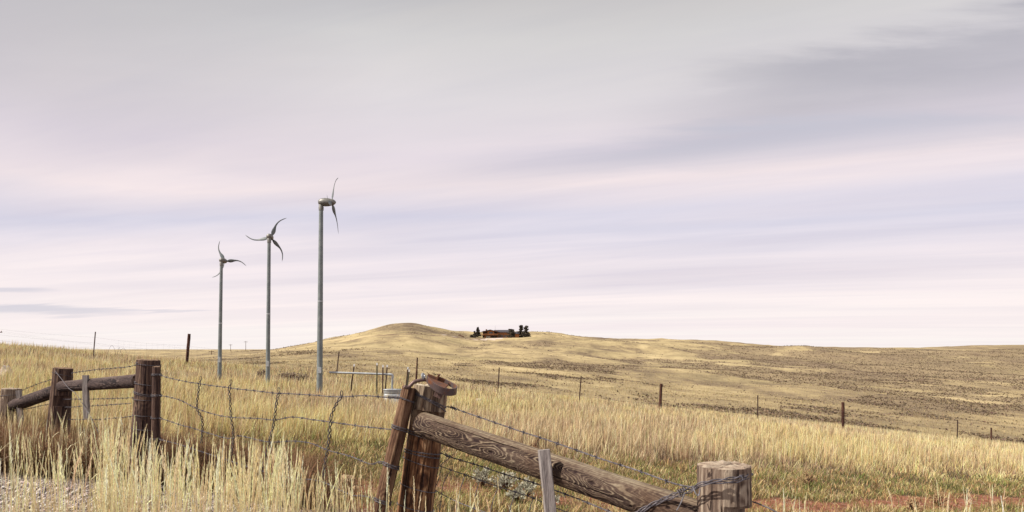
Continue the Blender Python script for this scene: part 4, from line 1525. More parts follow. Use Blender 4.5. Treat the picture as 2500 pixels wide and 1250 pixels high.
ST = [[(490, 929), (487, 937), (484, 962), (481, 985), (481, 998), (488, 1012), (494, 1025), (494, 1050), (492, 1082)],
      [(564, 938), (560, 948), (561, 970), (563, 1000), (566, 1030), (570, 1060), (568, 1090), (560, 1130)],
      [(681, 959), (676, 978), (670, 1024), (664, 1055), (657, 1080), (648, 1118), (640, 1150)],
      [(834, 968), (824, 982), (811, 1008), (807, 1030), (804, 1064), (800, 1098), (794, 1130), (789, 1168)]]
for sl in ST:
    mb = MB()
    x0 = sl[0][0]
    pts = catmull([P(x, y, gy(x0) - 0.047) for x, y in sl], 0.008)
    twist(mb, pts, 0.0075, 0.0036, 0.075, 5)
    th = np.linspace(0, 6.283, 16)
    c = pts[0]
    mb.tube(c + 0.013 * np.stack([0.6 * np.sin(th), 0 * th, 1.4 - 1.4 * np.cos(th)], 1), 0.0026, 5)
    mb.build('twisted_stay', M['wire_dark'], gate, smooth=True)

# ------------------------------------------------------------------ left-hand fence
fl = thing('fence', P(250, 1150, 6.9) * [1, 1, 0] + [0, 0, G(-4.0, 6.9)], 'dark round posts and rails at the far left, standing in tall grass', 'fence')
YB = 6.62
bt, bb = P(363, 879, YB), P(346, 1190, YB)
bf = down(bt, bb)
RB0, RB1 = 0.124, 0.103
big = log_part('post', fl, M['post_dark'], bf, bt, RB0, RB1, nu=150, nv=90, seed=31, kind='straight', rough=0.03, knots=[(0.92, 0.3, 0.05, 0.6), (0.85, -0.4, 0.05, 0.5), (0.78, -0.9, 0.03, 0.6)],
               cracks=[(0.1, 1.0, -0.35, 0.002), (0.2, 0.8, 0.3, 0.0018)], label='tallest dark post beside the wire gate')
LB = np.linalg.norm(bt - bf)
sB = lambda py: LB - (py - 879) / F_PX * YB
for py, tn, tl, pr in ((891, 1.6, (0.0, -0.006), True), (939, 1.6, (0.003, -0.010), True), (963, 2.2, (0.0, -0.02), True), (977, 1.0, (0, -0.004), False), (1015, 1.0, (0, -0.004), False), (1048, 1.0, (0, -0.01), False)):
    wrap_part(big, bf, bt, RB0, RB1, sB(py), turns=tn, tilt=tl, pair=pr)
Y2 = 7.9
p2t, p2b = P(154, 899, Y2), P(141, 1065, Y2)
p2f = down(p2t, p2b)
R20, R21 = 0.122, 0.1
post2 = log_part('post', fl, M['post_dark'], p2f, p2t, R20, R21, nu=140, nv=84, seed=35, kind='straight', rough=0.02, cracks=[(0.0, 0.8, 0.1, 0.002), (0.3, 1.1, -0.5, 0.002)],
                 cuts=[(0.62, 0.74, np.array([0.72, -0.70, 0]), 0.07)], label='middle dark post where the two rails meet')
wrap_part(post2, p2f, p2t, R20, R21, np.linalg.norm(p2t - p2f) - 0.075, turns=1.3, tilt=(0.012, -0.02), pair=False)
Y3 = 8.4
p3t, p3b = P(28, 949, Y3), P(24, 1045, Y3)
p3f = down(p3t, p3b)
post3 = log_part('post', fl, M['post_grey'], p3f, p3t, 0.112, 0.104, nu=90, nv=72, seed=38, kind='straight', rough=0.02, knots=[(0.62, -0.3, 0.03, 0.6)], cracks=[(0.0, 0.6, 0.3, 0.002)], label='short grey post at the far left')
wrap_part(post3, p3f, p3t, 0.112, 0.104, np.linalg.norm(p3t - p3f) - 0.09, turns=1.2, tilt=(0.01, 0.01), pair=False)
log_part('rail', fl, M['rail_dark'], P(150, 944, Y2 - .08), P(338, 930, YB + .02), 0.060, 0.066, nu=120, nv=60, seed=41, kind='swirl', bands=4.0, rough=0.04, cracks=[(0.2, 0.9, 0.2, 0.002)], label='level dark rail between the two taller posts')
log_part('rail', fl, M['rail_dark'], P(30, 992, Y3 - .02), P(140, 953, Y2 + .02), 0.075, 0.072, nu=90, nv=54, seed=44, kind='swirl', bands=4.0, rough=0.04, label='slanting dark rail at the far left')
slat_part('stake', fl, P(212.5, 1022, 7.25), P(209, 916, 7.25), 0.052, 0.045, M['slat'], 8, 'grey stake hanging in front of the level rail')
slat_part('stake', fl, P(52, 1045, 8.25), P(46, 953, 8.25), 0.05, 0.045, M['slat'], 9, 'grey stake beside the short post')
for pl, ya, yb in (([(172, 911), (240, 902), (300, 897), (334, 891)], Y2, YB), ([(150, 975), (240, 974), (330, 971)], Y2, YB), ([(150, 995), (220, 991), (320, 985)], Y2, YB),
                   ([(50, 955), (90, 938), (136, 924)], Y3, Y2), ([(45, 1003), (90, 993), (140, 983)], Y3, Y2), ([(162, 1024), (240, 1024), (330, 1016)], Y2, YB), ([(0, 979), (20, 975)], Y3 + .3, Y3)):
    strand_part('barbed_wire', fl, px_path(pl, ya, yb))
strand_part('brace_wire', fl, np.array([P(134, 905, Y2 - .11), P(150, 925, 7.7), P(168, 948, 7.45), P(185, 961, 7.3), P(206, 993, 7.2), P(224, 1022, 7.1), P(240, 1056, 7.05)]), M['wire'], True, 0.0030)


# ------------------------------------------------------------------ far fence on the crest
ff = thing('fence', (0, 37, G(0, 37)), 'long thin wire fence of spaced wood and metal posts crossing the meadow crest', 'fence')


def t_post(mb, top, foot, w=0.022):
    top, foot = np.asarray(top, float), np.asarray(foot, float)
    a = top - foot
    L = np.linalg.norm(a)
    a /= L
    f = np.array([0, -1.0, 0]) - a * -a[1]
    f /= np.linalg.norm(f)
    sd_ = np.cross(f, a)
    ax = np.array([sd_, f, a])
    c = (top + foot) / 2
    mb.box(c, w, 0.003, L / 2, ax)
    mb.box(c - f * (w * 0.6 + 0.0035), 0.003, w * 0.6, L / 2, ax)
    for k in range(int(L / 0.055)):
        mb.box(foot + a * (0.03 + k * 0.055) + f * 0.006, 0.005, 0.003, 0.006, ax)


FPOSTS = [(233, 810, 229, 857, 't'), (462, 815, 457, 875, 'w'), (828, 858, 823, 900, 't'), (1019, 873, 1016, 932, 's'), (1219, 897, 1216, 950, 't'),
          (1419, 918, 1416, 956, 't'), (1614, 937, 1612, 987, 'w'), (1850, 965, 1850, 1005, 't'), (2058, 982, 2058, 1042, 'w'), (2338, 1025, 2337, 1074, 't'), (2760, 1062, 2760, 1120, 'w'), (-60, 790, -62, 850, 'w')]
tops = []
for i, (a, b, c, d_, k) in enumerate(FPOSTS):
    Yf = 37.0
    top = P(a, b, Yf)
    foot = down(top, P(c, d_, Yf), 0.15)
    tops.append((top, foot))
    if k == 't':
        mb = MB()
        t_post(mb, top, foot, 0.030)
        o = mb.build('post', M['tpost'], ff)
    else:
        r = {'w': 0.082, 's': 0.062}[k]
        geo = log_geo(foot, top, r, r * (0.92 if k == 'w' else 0.55), nu=46, nv=28, seed=50 + i, kind='straight', rough=0.13 if k == 'w' else 0.25)
        o = MB().add(*geo).build('post', M['brown_post'], ff, smooth=True)
    o['label'] = {'t': 'thin metal post', 'w': 'round wooden post', 's': 'splintered wooden post'}[k]
order = sorted(range(len(tops)), key=lambda i: tops[i][0][0])
for hgt in (0.42, 0.72, 1.02):
    pts = []
    for i in order:
        tp, ft = tops[i]
        gz = G(tp[0], tp[1])
        L = tp[2] - gz
        q = min(hgt, L - 0.05) / L
        pts.append(np.array([tp[0], tp[1] - 0.09, gz + L * q]))
    full = []
    for p, q in zip(pts[:-1], pts[1:]):
        for f in np.linspace(0, 1, 9)[:-1]:
            c = p + (q - p) * f
            c[2] -= 0.06 * 4 * f * (1 - f)
            full.append(c)
    full.append(pts[-1])
    mb = MB().tube(np.array(full), 0.0023, 4)
    mb.build('strand', M['wire'], ff, smooth=True)
# netting on the left stretch
mb = MB()
zl = []
for x in np.arange(-21, -9, 0.30):
    gz = G(x, 36.9)
    mb.tube([[x, 36.9, gz], [x + 0.02, 36.9, gz + 0.98]], 0.0014, 4)
ffn = mb
for hgt in (0.28, 0.58, 0.85):
    ffn.tube([[x, 36.89, G(x, 36.9) + hgt + 0.03 * math.sin(x * 1.3)] for x in np.arange(-21.2, -9, 0.6)], 0.0014, 4)
ffn.build('netting', M['wire'], ff, smooth=True)
for (x0, x1, top) in ((262, 284, 843), (285, 297, 848), (290, 312, 850)):
    q = np.linspace(0, math.pi, 18)
    pts = [P(x0 + (x1 - x0) * (0.5 - 0.5 * math.cos(t)) + 2 * math.sin(2 * t), 870 - (870 - top) * math.sin(t), 36.4) for t in q]
    mb = MB().tube(np.array(pts), 0.006, 4)
    mb.build('loose_wire', M['wire'], ff, smooth=True)

# a small stub post far down the slope
tp = P(2420, 1044, 47)
ft = down(tp, tp - [0, 0, 0.5], 0.1)
o = MB().add(*log_geo(ft, tp, 0.055, 0.05, nu=20, nv=16, seed=77, rough=0.1)).build('wooden_post', M['brown_post'], None, smooth=True, base=ft)
tag(o, 'short lone wooden stub post on the slope at the far right', 'post')


# ------------------------------------------------------------------ wind turbines
def turbine(base, top, r0, r1, R_, phi0, axis, label, yaw_off):
    """axis: unit vector from tower to rotor"""
    base, top = np.asarray(base, float), np.asarray(top, float)
    T = thing('wind_turbine', base, label, 'wind turbine', 'small three bladed wind turbines on grey poles')
    d = top - base
    L = np.linalg.norm(d)
    a = d / L
    k = 60
    mb = MB()
    mb.lathe(base, [(q * L, r0 + (r1 - r0) * q) for q in np.linspace(0, 1, 12)], 24, a)
    mb.build('tower', M['galv_pole'], T, smooth=True)
    fb = MB()
    fb.lathe(base + a * 0.05, [(0, r0 * 1.0), (0, r0 * 2.0), (0.02, r0 * 2.0), (0.03, r0 * 1.05), (0.10, r0 * 1.03)], 24, a)
    for q in np.linspace(0, 6.283, 8, endpoint=False):
        fb.lathe(base + a * 0.07 + np.array([math.cos(q), math.sin(q), 0]) * r0 * 1.6, [(0, .012), (.03, .012), (.03, .002)], 6, a)
    fb.build('base_flange', M['galv'], T)
    jb = MB().box(base + a * 0.85 + np.array([0.25 * r0, -r0 * 1.02, 0]), r0 * 0.55, r0 * 0.3, 0.09)
    jb.build('junction_box', M['galv'], T, bevel=0.006)
    fl_ = MB()
    rj = r0 + (r1 - r0) * 0.5
    fl_.lathe(base + a * L * 0.505, [(-0.02, rj), (-0.02, rj * 1.07), (0.02, rj * 1.05), (0.02, rj * 0.9)], 24, a)
    fl_.build('joint_band', M['galv'], T, smooth=True)
    n = np.asarray(axis, float)
    n /= np.linalg.norm(n)
    up = np.array([0, 0, 1.0])
    side = np.cross(up, n)
    side /= np.linalg.norm(side)
    up2 = np.cross(n, side)
    s = R_ / 1.86                                        # scale of the head
    cl = MB()
    cl.lathe(top, [(-0.20 * s, r1), (-0.20 * s, 0.135 * s), (-0.02 * s, 0.145 * s), (0.02 * s, 0.125 * s), (0.13 * s, 0.13 * s), (0.17 * s, 0.10 * s), (0.19 * s, 0.03 * s)], 24)
    cl.build('yaw_collar', M['nacelle'], T, smooth=True)
    c0 = top + up * 0.26 * s
    prof = [(-0.16, 0.02), (-0.15, 0.10), (-0.08, 0.17), (0.05, 0.215), (0.22, 0.235), (0.40, 0.225), (0.52, 0.20), (0.56, 0.185)]
    nb = MB()
    nb.lathe(c0, [(h * s, r * s) for h, r in prof], 28, n)
    nc = nb.build('nacelle', M['nacelle'], T, smooth=True)
    fn = MB()
    for q in np.linspace(0.3, 2.84, 7):
        v = math.cos(q) * side + math.sin(q) * up2
        fn.box(c0 + n * 0.18 * s + v * 0.235 * s, 0.22 * s, 0.006 * s, 0.02 * s, np.array([n, np.cross(n, v), v]))
    hb = MB()
    hc = c0 + n * 0.60 * s
    hb.lathe(hc, [(h * s, r * s) for h, r in [(-0.05, 0.165), (-0.04, 0.185), (0.04, 0.18), (0.12, 0.14), (0.19, 0.08), (0.23, 0.02)]], 24, n)
    hb.build('hub', M['nacelle'], T, smooth=True)
    for b in range(3):
        ph = phi0 + b * 2 * math.pi / 3
        er = math.cos(ph) * side + math.sin(ph) * up2
        et = -math.sin(ph) * side + math.cos(ph) * up2
        bl = MB()
        ns, V, F = 22, [], []
        for i in range(ns):
            q = i / (ns - 1)
            rho = (0.07 + 0.93 * q) * R_
            ang = yaw_off * (0.045 * math.sin(math.pi * min(q * 1.15, 1)) - 0.25 * max(0, (q - 0.42) / 0.58) ** 1.7)
            cpos = hc + er * rho * math.cos(ang) + et * rho * math.sin(ang) + n * (0.10 * s * q + 0.06 * s * q * q)
            chord = R_ * (0.092 + 0.075 * math.exp(-((q - 0.22) / 0.16) ** 2) - 0.060 * q) * (0.55 + 0.45 * min(1, q / 0.14)) * (1 if q < 0.93 else (1 - (q - 0.93) / 0.075))
            th_ = chord * (0.36 - 0.14 * q) + 0.004
            dv = et * math.cos(ang) - er * math.sin(ang) * 1.0
            pitch = R(26 - 22 * q)
            cd = dv * math.cos(pitch) + n * math.sin(pitch)
            nd = np.cross(er, cd)
            for (u, v) in ((-0.5, 0), (-0.2, 0.5), (0.2, 0.38), (0.5, 0), (0.2, -0.25), (-0.2, -0.4)):
                V.append(cpos + cd * chord * u + nd * th_ * v)
        for i in range(ns - 1):
            for j in range(6):
                kk = (j + 1) % 6
                F.append((i * 6 + j, i * 6 + kk, (i + 1) * 6 + kk, (i + 1) * 6 + j))
        F += [tuple(range(6))[::-1], tuple((ns - 1) * 6 + j for j in range(6))]
        bl.add(V, F)
        bl.build('blade', M['blade'], T, smooth=True)
    return T


def turbine_at(pxb, pyb, pxt, pyt, Y, wb, wt, Rpx, phi, axis, label, mirror):
    b = P(pxb, pyb, Y)
    b[2] = G(b[0], Y) - 0.05
    return turbine(b, P(pxt, pyt, Y), wb / 2 / F_PX * Y, wt / 2 / F_PX * Y, Rpx / F_PX * Y, phi, axis, label, mirror)


turbine_at(535.5, 930, 540.5, 643, 24.0, 10, 7, 54, R(180-121), (0.10, 0.99, 0), 'smallest of the three wind turbines, farthest left, one blade pointing level to the right', -1)
turbine_at(653.5, 940, 657, 586, 23.0, 10.5, 8, 63, R(180-68), (-0.12, 0.99, 0), 'wind turbine between the two others, one blade pointing level to the left', -1)
turbine_at(780, 935, 784, 505, 21.5, 15, 10, 81, R(74), (1, 0.03, 0), 'tallest wind turbine seen from the side with its long nacelle', 1)

# ------------------------------------------------------------------ water trough, pipe and loose metal posts
YT = 21.5
tc = P(961, 968, YT)
gz = G(tc[0], YT)
tk = thing('water_trough', (tc[0], YT, gz), 'small oblong galvanised stock tank in the grass under the pipe', 'water trough')
hw, hd, ht = 24 / F_PX * YT, 0.20, (CZ + (HY - 951) / F_PX * YT) - gz + 0.02


def stadium(hw, hd, n=40):
    out = []
    for q in np.linspace(0, 2 * math.pi, n, endpoint=False):
        c, s_ = math.cos(q), math.sin(q)
        out.append((hw * np.sign(c) * abs(c) ** 0.55, hd * np.sign(s_) * abs(s_) ** 0.8))
    return np.array(out)


def shell(mb, prof, z0):
    V, F = [], []
    for (h, k) in prof:
        for (x, y) in stadium(hw + k, hd + k):
            V.append((tc[0] + x, YT + y, z0 + h))
    n = 40
    for i in range(len(prof) - 1):
        for j in range(n):
            kk = (j + 1) % n
            F.append((i * n + j, i * n + kk, (i + 1) * n + kk, (i + 1) * n + j))
    F.append(tuple(range(n))[::-1])
    F.append(tuple((len(prof) - 1) * n + j for j in range(n)))
    mb.add(V, F)


mb = MB()
pr = [(0, 0)]
for q in (0.42, 0.70):
    pr += [(ht * q - .02, 0), (ht * q, -0.010), (ht * q + .02, 0)]
pr += [(ht, 0), (ht, -0.012), (ht - 0.10, -0.014)]
shell(mb, pr, gz - 0.02)
mb.build('tank', M['galv'], tk, smooth=True)
rm = MB()
st_ = stadium(hw + 0.004, hd + 0.004)
rm.tube(np.array([(tc[0] + x, YT + y, gz + ht - 0.02) for x, y in np.vstack([st_, st_[:2]])]), 0.015, 8)
rm.build('rim', M['galv'], tk, smooth=True)
fv = MB()
fv.box((tc[0] + hw + .02, YT - .12, gz + ht - .05), .035, .03, .02)
fv.box((tc[0] + hw - .02, YT - .12, gz + ht - .13), .008, .008, .09)
fv.build('float_valve', M['rod'], tk, bevel=0.004)

pp = thing('water_pipe', P(958, 948, YT + .1), 'level galvanised pipe ending in an elbow above the stock tank', 'pipe')
YP = YT + .1
mb = MB().tube([P(804, 909, YP), P(880, 911.5, YP), P(951, 914, YP)], 0.032, 12)
mb.build('pipe', M['galv'], pp, smooth=True)
mb = MB().tube(catmull([P(949, 914, YP), P(953, 914.2, YP), P(957, 915.5, YP), P(958.5, 920, YP), P(958.3, 924, YP)], 0.012), 0.040, 12)
mb.build('elbow', M['galv'], pp, smooth=True)
mb = MB().tube([P(958.3, 922, YP), P(957, 952, YP)], 0.031, 12)
mb.build('downpipe', M['galv'], pp, smooth=True)

TP = [(865, 889, 856, 957, YP + .12, 'tpost', 'thin dark leaning metal post crossing the pipe, white tip'), (920.5, 886, 920, 968, YP - .12, 'tpost_green', 'tall upright metal post with white tip before the pipe'),
      (935, 891, 934, 972, YP - .14, 'tpost', 'upright brown metal post just left of the stock tank'), (945.5, 891, 941, 950, YP + .12, 'tpost', 'metal post behind the pipe beside the elbow'),
      (996, 896, 991, 950, YP + .3, 'tpost', 'leaning brown metal post, left of a crossed pair'), (999.5, 902, 993, 950, YP + .1, 'tpost_green', 'leaning green metal post, right of a crossed pair')]
for (a, b, c, d_, Yq, mm, lab) in TP:
    top = P(a, b, Yq)
    ft = down(top, P(c, d_, Yq), 0.1)
    T = thing('metal_post', ft, lab, 'post', 'metal posts around the stock tank')
    mb = MB()
    ax = (top - ft) / np.linalg.norm(top - ft)
    t_post(mb, top - ax * 0.075, ft, 0.021)
    mb.build('shaft', M[mm], T)
    mb = MB()
    mb.box(top - ax * 0.036, 0.022, 0.004, 0.037, np.array([[1, 0, 0], [0, 1, 0], ax]))
    mb.box(top - ax * 0.036 + [0, .012, 0], 0.004, 0.012, 0.037, np.array([[1, 0, 0], [0, 1, 0], ax]))
    mb.build('white_tip', M['white_tip'], T)

pa_, pb_ = P(772, 946, 21.0), P(886, 964, 20.4)
for q in (pa_, pb_):
    q[2] = G(q[0], q[1]) + 0.10
o = MB().add(*log_geo(pa_, pb_, 0.05, 0.045, nu=60, nv=24, seed=91, rough=0.1)).build('fallen_log', M['post_grey'], None, smooth=True, base=pa_)
tag(o, 'thin grey weathered log lying in the grass below the pipe', 'log')


# ------------------------------------------------------------------ stones
def stone(px, py, Y, sx, sy, sz, mat, label, seed):
    c = P(px, py, Y)
    c[2] = G(c[0], Y)
    bm_v, F = [], []
    nu, nv = 20, 28
    for i in range(nu + 1):
        a = math.pi * i / nu
        for j in range(nv):
            q = 2 * math.pi * j / nv
            v = np.array([math.sin(a) * math.cos(q), math.sin(a) * math.sin(q), math.cos(a)])
            r = 1 + 0.28 * float(fbm(v[0] * 1.5 + seed, v[1] * 1.5, v[2] * 1.5, 3)) + 0.05 * float(pnoise(v[0] * 6 + seed, v[1] * 6, v[2] * 6))
            bm_v.append(c + np.array([sx, sy, sz]) * v * r + [0, 0, sz * 0.35])
    for i in range(nu):
        for j in range(nv):
            k = (j + 1) % nv
            F.append((i * nv + j, (i + 1) * nv + j, (i + 1) * nv + k, i * nv + k))
    o = MB().add(bm_v, F).build('rock', mat, None, smooth=True, base=c)
    tag(o, label, 'rock')


stone(15, 925, 16.5, 0.16, 0.13, 0.26, M['rock_pale'], 'pale rounded boulder on the grassy slope at the far left', 1)
stone(848, 1146, 7.3, 0.085, 0.06, 0.075, M['rock_tan'], 'tan rock on bare soil left of the leaning gate stick', 2)
stone(868, 1155, 7.0, 0.045, 0.04, 0.04, M['rock_tan'], 'small tan stone just in front of the bigger tan rock', 3)
stone(1168, 962, 26, 0.12, 0.1, 0.13, M['rock_pale'], 'small pale stone in the meadow right of the rusty latch', 4)


# ------------------------------------------------------------------ shrubs
def shrub(px, py, Y, rad, hgt, n, c0, c1, name, label, cat, group, seed, leaf=(0.02, 0.05), up=0.9):
    c = P(px, py, Y)
    c[2] = G(c[0], Y)
    T = thing(name, c, label, cat, group)
    rr = random.Random(seed)
    st = MB()
    tips = []
    for k in range(max(9, n // 26)):
        a, e = rr.uniform(0, 6.28), rr.uniform(0.1, 1.25)
        d = np.array([math.cos(a) * math.sin(e) * rad, math.sin(a) * math.sin(e) * rad, math.cos(e) * hgt * up])
        q = rr.uniform(0.6, 1.0)
        pts = [c, c + d * q * 0.5 + [0, 0, 0.02], c + d * q + np.array([rr.uniform(-.1, .1), rr.uniform(-.1, .1), 0.1]) * rad]
        st.tube(catmull(pts, rad * 0.3), np.linspace(0.012, 0.005, len(catmull(pts, rad * 0.3))) * rad / 0.3, 4)
        tips.append((pts[1], pts[2]))
    st.build('stems', M['brown_post'], T)
    g = np.random.default_rng(seed)
    V, F, C = [], [], []
    for k in range(n):
        p, q = tips[rr.randrange(len(tips))]
        f = rr.uniform(0.1, 1.08)
        b = p + (q - p) * f + g.normal(0, 0.07, 3) * rad
        d = (q - p) / (np.linalg.norm(q - p) + 1e-9) + g.normal(0, 0.6, 3)
        d /= np.linalg.norm(d)
        sd_ = np.cross(d, g.normal(0, 1, 3))
        sd_ /= np.linalg.norm(sd_)
        L = rr.uniform(*leaf)
        i = len(V)
        V += [b, b + d * L * .5 + sd_ * L * .16, b + d * L, b + d * L * .5 - sd_ * L * .16]
        F += [(i, i + 1, i + 2), (i, i + 2, i + 3)]
        t = rr.random()
        cc = (np.asarray(c0) * (1 - t) + np.asarray(c1) * t) * rr.uniform(.8, 1.2)
        C += [cc] * 4
    me = mesh_np('foliage', np.array(V) - c, np.array(F), M['leaf'], {'tint': np.array(C)})
    link(bpy.data.objects.new('foliage', me), T)


SAGE = ((0.32, 0.31, 0.23), (0.52, 0.50, 0.41))
for i, (x, y, Yq, r_, h_, lab) in enumerate(((1178, 1150, 7.9, 0.13, 0.26, 'pale silvery sagebrush nearest the thick leaning post, behind the barbed wire'), (1232, 1160, 7.6, 0.20, 0.22, 'widest pale silvery sagebrush under the log'),
                                             (1262, 1185, 7.1, 0.11, 0.14, 'low silvery sagebrush tuft under the middle of the log'), (1285, 1170, 7.4, 0.14, 0.20, 'silvery sagebrush just left of the pale stake'), (1345, 1195, 7.0, 0.10, 0.14, 'small silvery sagebrush beside and behind the pale stake'))):
    shrub(x, y, Yq, r_, h_, 620, SAGE[0], SAGE[1], 'sagebrush_plant', lab, 'shrub', 'pale sagebrush plants under the log', 100 + i, (0.018, 0.05))
for i, (x, Yq, r_, h_, lab) in enumerate(((700, 29, 0.75, 0.42, 'dry grey brush between the two right turbine poles, left clump'), (742, 29, 0.7, 0.40, 'dry grey brush just left of the tallest turbine pole'), (640, 30, 0.25, 0.5, 'small dark brush against the middle turbine pole'))):
    shrub(x, 900, Yq, r_, h_, 700, (0.16, 0.12, 0.10), (0.34, 0.27, 0.21), 'dry_bush', lab, 'shrub', 'dry brush at the turbine feet', 130 + i, (0.04, 0.12))
shrub(1303, 1070, 11.0, 0.10, 0.34, 200, (0.16, 0.08, 0.05), (0.28, 0.15, 0.09), 'dry_bush', 'rusty brown dry weed standing in the meadow above the log', 'shrub', None, 140, (0.015, 0.035))
for i, (x, y, Yq, lab) in enumerate(((2225, 1225, 8.6, 'dry brown weed beside the red track, below the right field'), (2290, 1180, 9.6, 'orange brown bushy weed at the far right of the track'), (1975, 1170, 10.4, 'straggly dry weed at the field edge right of the short post'))):
    shrub(x, y, Yq, 0.16, 0.22, 420, (0.30, 0.19, 0.10), (0.52, 0.38, 0.22), 'dry_weed', lab, 'weed', None, 150 + i, (0.015, 0.04))


# ------------------------------------------------------------------ house on the hill
YH = 500.0
hz_ = float(P(1210, 826, YH)[2])
M['cedar'] = mat_plain('cedar_siding', (0.36, 0.150, 0.060), (0.43, 0.185, 0.078), 0.8, 0.8, 3.0, 0.2, 0.05)
M['shingle'] = mat_plain('dark_shingles', (0.045, 0.042, 0.052), (0.065, 0.060, 0.072), 1.0, 0.85, 4.0, 0.3, 0.05)
M['trim'] = mat_plain('dark_brown_trim', (0.045, 0.022, 0.014), (0.07, 0.033, 0.02), 2.0)
M['dark_room'] = mat_plain('dark_opening', (0.018, 0.016, 0.020), (0.028, 0.024, 0.028), 1.0, 0.5)
M['pane'] = mat_plain('window_glass', (0.10, 0.11, 0.125), (0.15, 0.16, 0.18), 1.0, 0.15)
M['curtain'] = mat_plain('white_curtain', (0.55, 0.55, 0.56), (0.66, 0.66, 0.66), 1.0, 0.7)
M['garage'] = mat_plain('grey_garage_door', (0.16, 0.13, 0.13), (0.20, 0.165, 0.16), 0.8)
M['brick'] = mat_plain('brown_brick', (0.16, 0.075, 0.045), (0.22, 0.11, 0.07), 2.5)
hx = lambda px: (px - CX) / F_PX * YH
hzz = lambda py: CZ + (HY - py) / F_PX * YH
HOUSE = thing('house', (hx(1212), YH, hz_), 'orange brown timber ranch house with dark roofs on the hill', 'house')


def hbox(name, px0, px1, py0, py1, y0, y1, mat, parent=None):
    mb = MB()
    x0, x1, z0, z1 = hx(px0), hx(px1), hzz(py1), hzz(py0)
    mb.box(((x0 + x1) / 2, (y0 + y1) / 2, (z0 + z1) / 2), abs(x1 - x0) / 2, abs(y1 - y0) / 2, abs(z1 - z0) / 2)
    return mb.build(name, mat, parent or HOUSE)


# lower and upper storey of the gabled wing
hbox('lower_wall', 1178, 1214, 817.5, 829, YH, YH + 9, M['cedar'])
hbox('upper_wall', 1178.5, 1214, 807.5, 817.4, YH + 1.5, YH + 9, M['cedar'])
bay = MB()
xs_ = [hx(1190.5), hx(1206.5)]
z0_, z1_, zm = hzz(817.6), hzz(809.0), hzz(805.6)
V = []
for yy in (YH - 0.9, YH + 1.48):
    V += [(xs_[0], yy, z0_), (xs_[1], yy, z0_), (xs_[1], yy, z1_), ((xs_[0] + xs_[1]) / 2, yy, zm), (xs_[0], yy, z1_)]
bay.add(V, [(0, 1, 2, 3, 4), (9, 8, 7, 6, 5), (0, 5, 6, 1), (1, 6, 7, 2), (2, 7, 8, 3), (3, 8, 9, 4), (4, 9, 5, 0)])
bay.build('front_bay', M['cedar'], HOUSE)


def gable_roof(name, xa, xb, ze, zr, y0, y1, th, mat):
    """ridge along y"""
    xm = (xa + xb) / 2
    mb = MB()
    for sx in (0, 1):
        x0 = xa if sx == 0 else xb
        V = [(x0, y0, ze), (xm, y0, zr), (xm, y1, zr), (x0, y1, ze), (x0, y0, ze + th), (xm, y0, zr + th), (xm, y1, zr + th), (x0, y1, ze + th)]
        mb.add(V, [(0, 3, 2, 1), (4, 5, 6, 7), (0, 1, 5, 4), (2, 3, 7, 6), (0, 4, 7, 3), (1, 2, 6, 5)])
    return mb.build(name, mat, HOUSE)


gable_roof('gable_roof', hx(1175.5), hx(1218), hzz(811), hzz(805.6), YH - 2.4, YH + 9.6, 0.30, M['shingle'])
chim = hbox('chimney', 1185.3, 1189, 803.6, 809, YH + 3, YH + 4.2, M['brick'])
# balcony
hbox('balcony_floor', 1174, 1217, 817.9, 819.2, YH - 2.0, YH - 0.02, M['trim'])
rl = MB()
z0_, z1_ = hzz(818), hzz(815)
xa, xb = hx(1174.3), hx(1216.7)
rl.box(((xa + xb) / 2, YH - 1.95, z1_), (xb - xa) / 2, .05, .06)
for x in np.arange(xa, xb, 0.28):
    rl.box((x, YH - 1.95, (z0_ + z1_) / 2), .06, .03, (z1_ - z0_) / 2)
rl.build('balcony_railing', M['cedar'], HOUSE)
for px in (1174.8, 1189.5, 1207.6, 1216.2):
    mb = MB().box((hx(px), YH - 1.8, (hzz(811) + hzz(829)) / 2), .10, .10, (hzz(811) - hzz(829)) / 2)
    mb.build('balcony_post', M['trim'], HOUSE)
for (nm, a, b, c, d_, yy, mm) in (('upper_window', 1194, 1203, 810.6, 815, YH - .95, 'pane'), ('balcony_door', 1179.5, 1189.5, 811, 817.3, YH + 1.44, 'dark_room'), ('balcony_door', 1207.5, 1213.5, 811, 817.3, YH + 1.44, 'dark_room'),
                                  ('lower_window', 1186.5, 1197, 820.6, 825.2, YH - .06, 'curtain'), ('lower_opening', 1199.5, 1213, 820.2, 827, YH - .06, 'dark_room'), ('lower_opening', 1178.6, 1182.3, 820.2, 827, YH - .06, 'dark_room')):
    w = hbox(nm, a, b, c, d_, yy, yy + 0.1, M[mm])
    fr_ = MB()
    x0, x1, z0, z1 = hx(a), hx(b), hzz(d_), hzz(c)
    for (cx_, cz_, sx_, sz_) in (((x0 + x1) / 2, z1, (x1 - x0) / 2 + .1, .08), ((x0 + x1) / 2, z0, (x1 - x0) / 2 + .1, .08), (x0, (z0 + z1) / 2, .08, (z1 - z0) / 2 - .09), (x1, (z0 + z1) / 2, .08, (z1 - z0) / 2 - .09), ((x0 + x1) / 2, (z0 + z1) / 2, .05, (z1 - z0) / 2 - .09)):
        fr_.box((cx_, yy - .05, cz_), sx_, .045, sz_)
    fr_.build('window_frame', M['trim'], w)
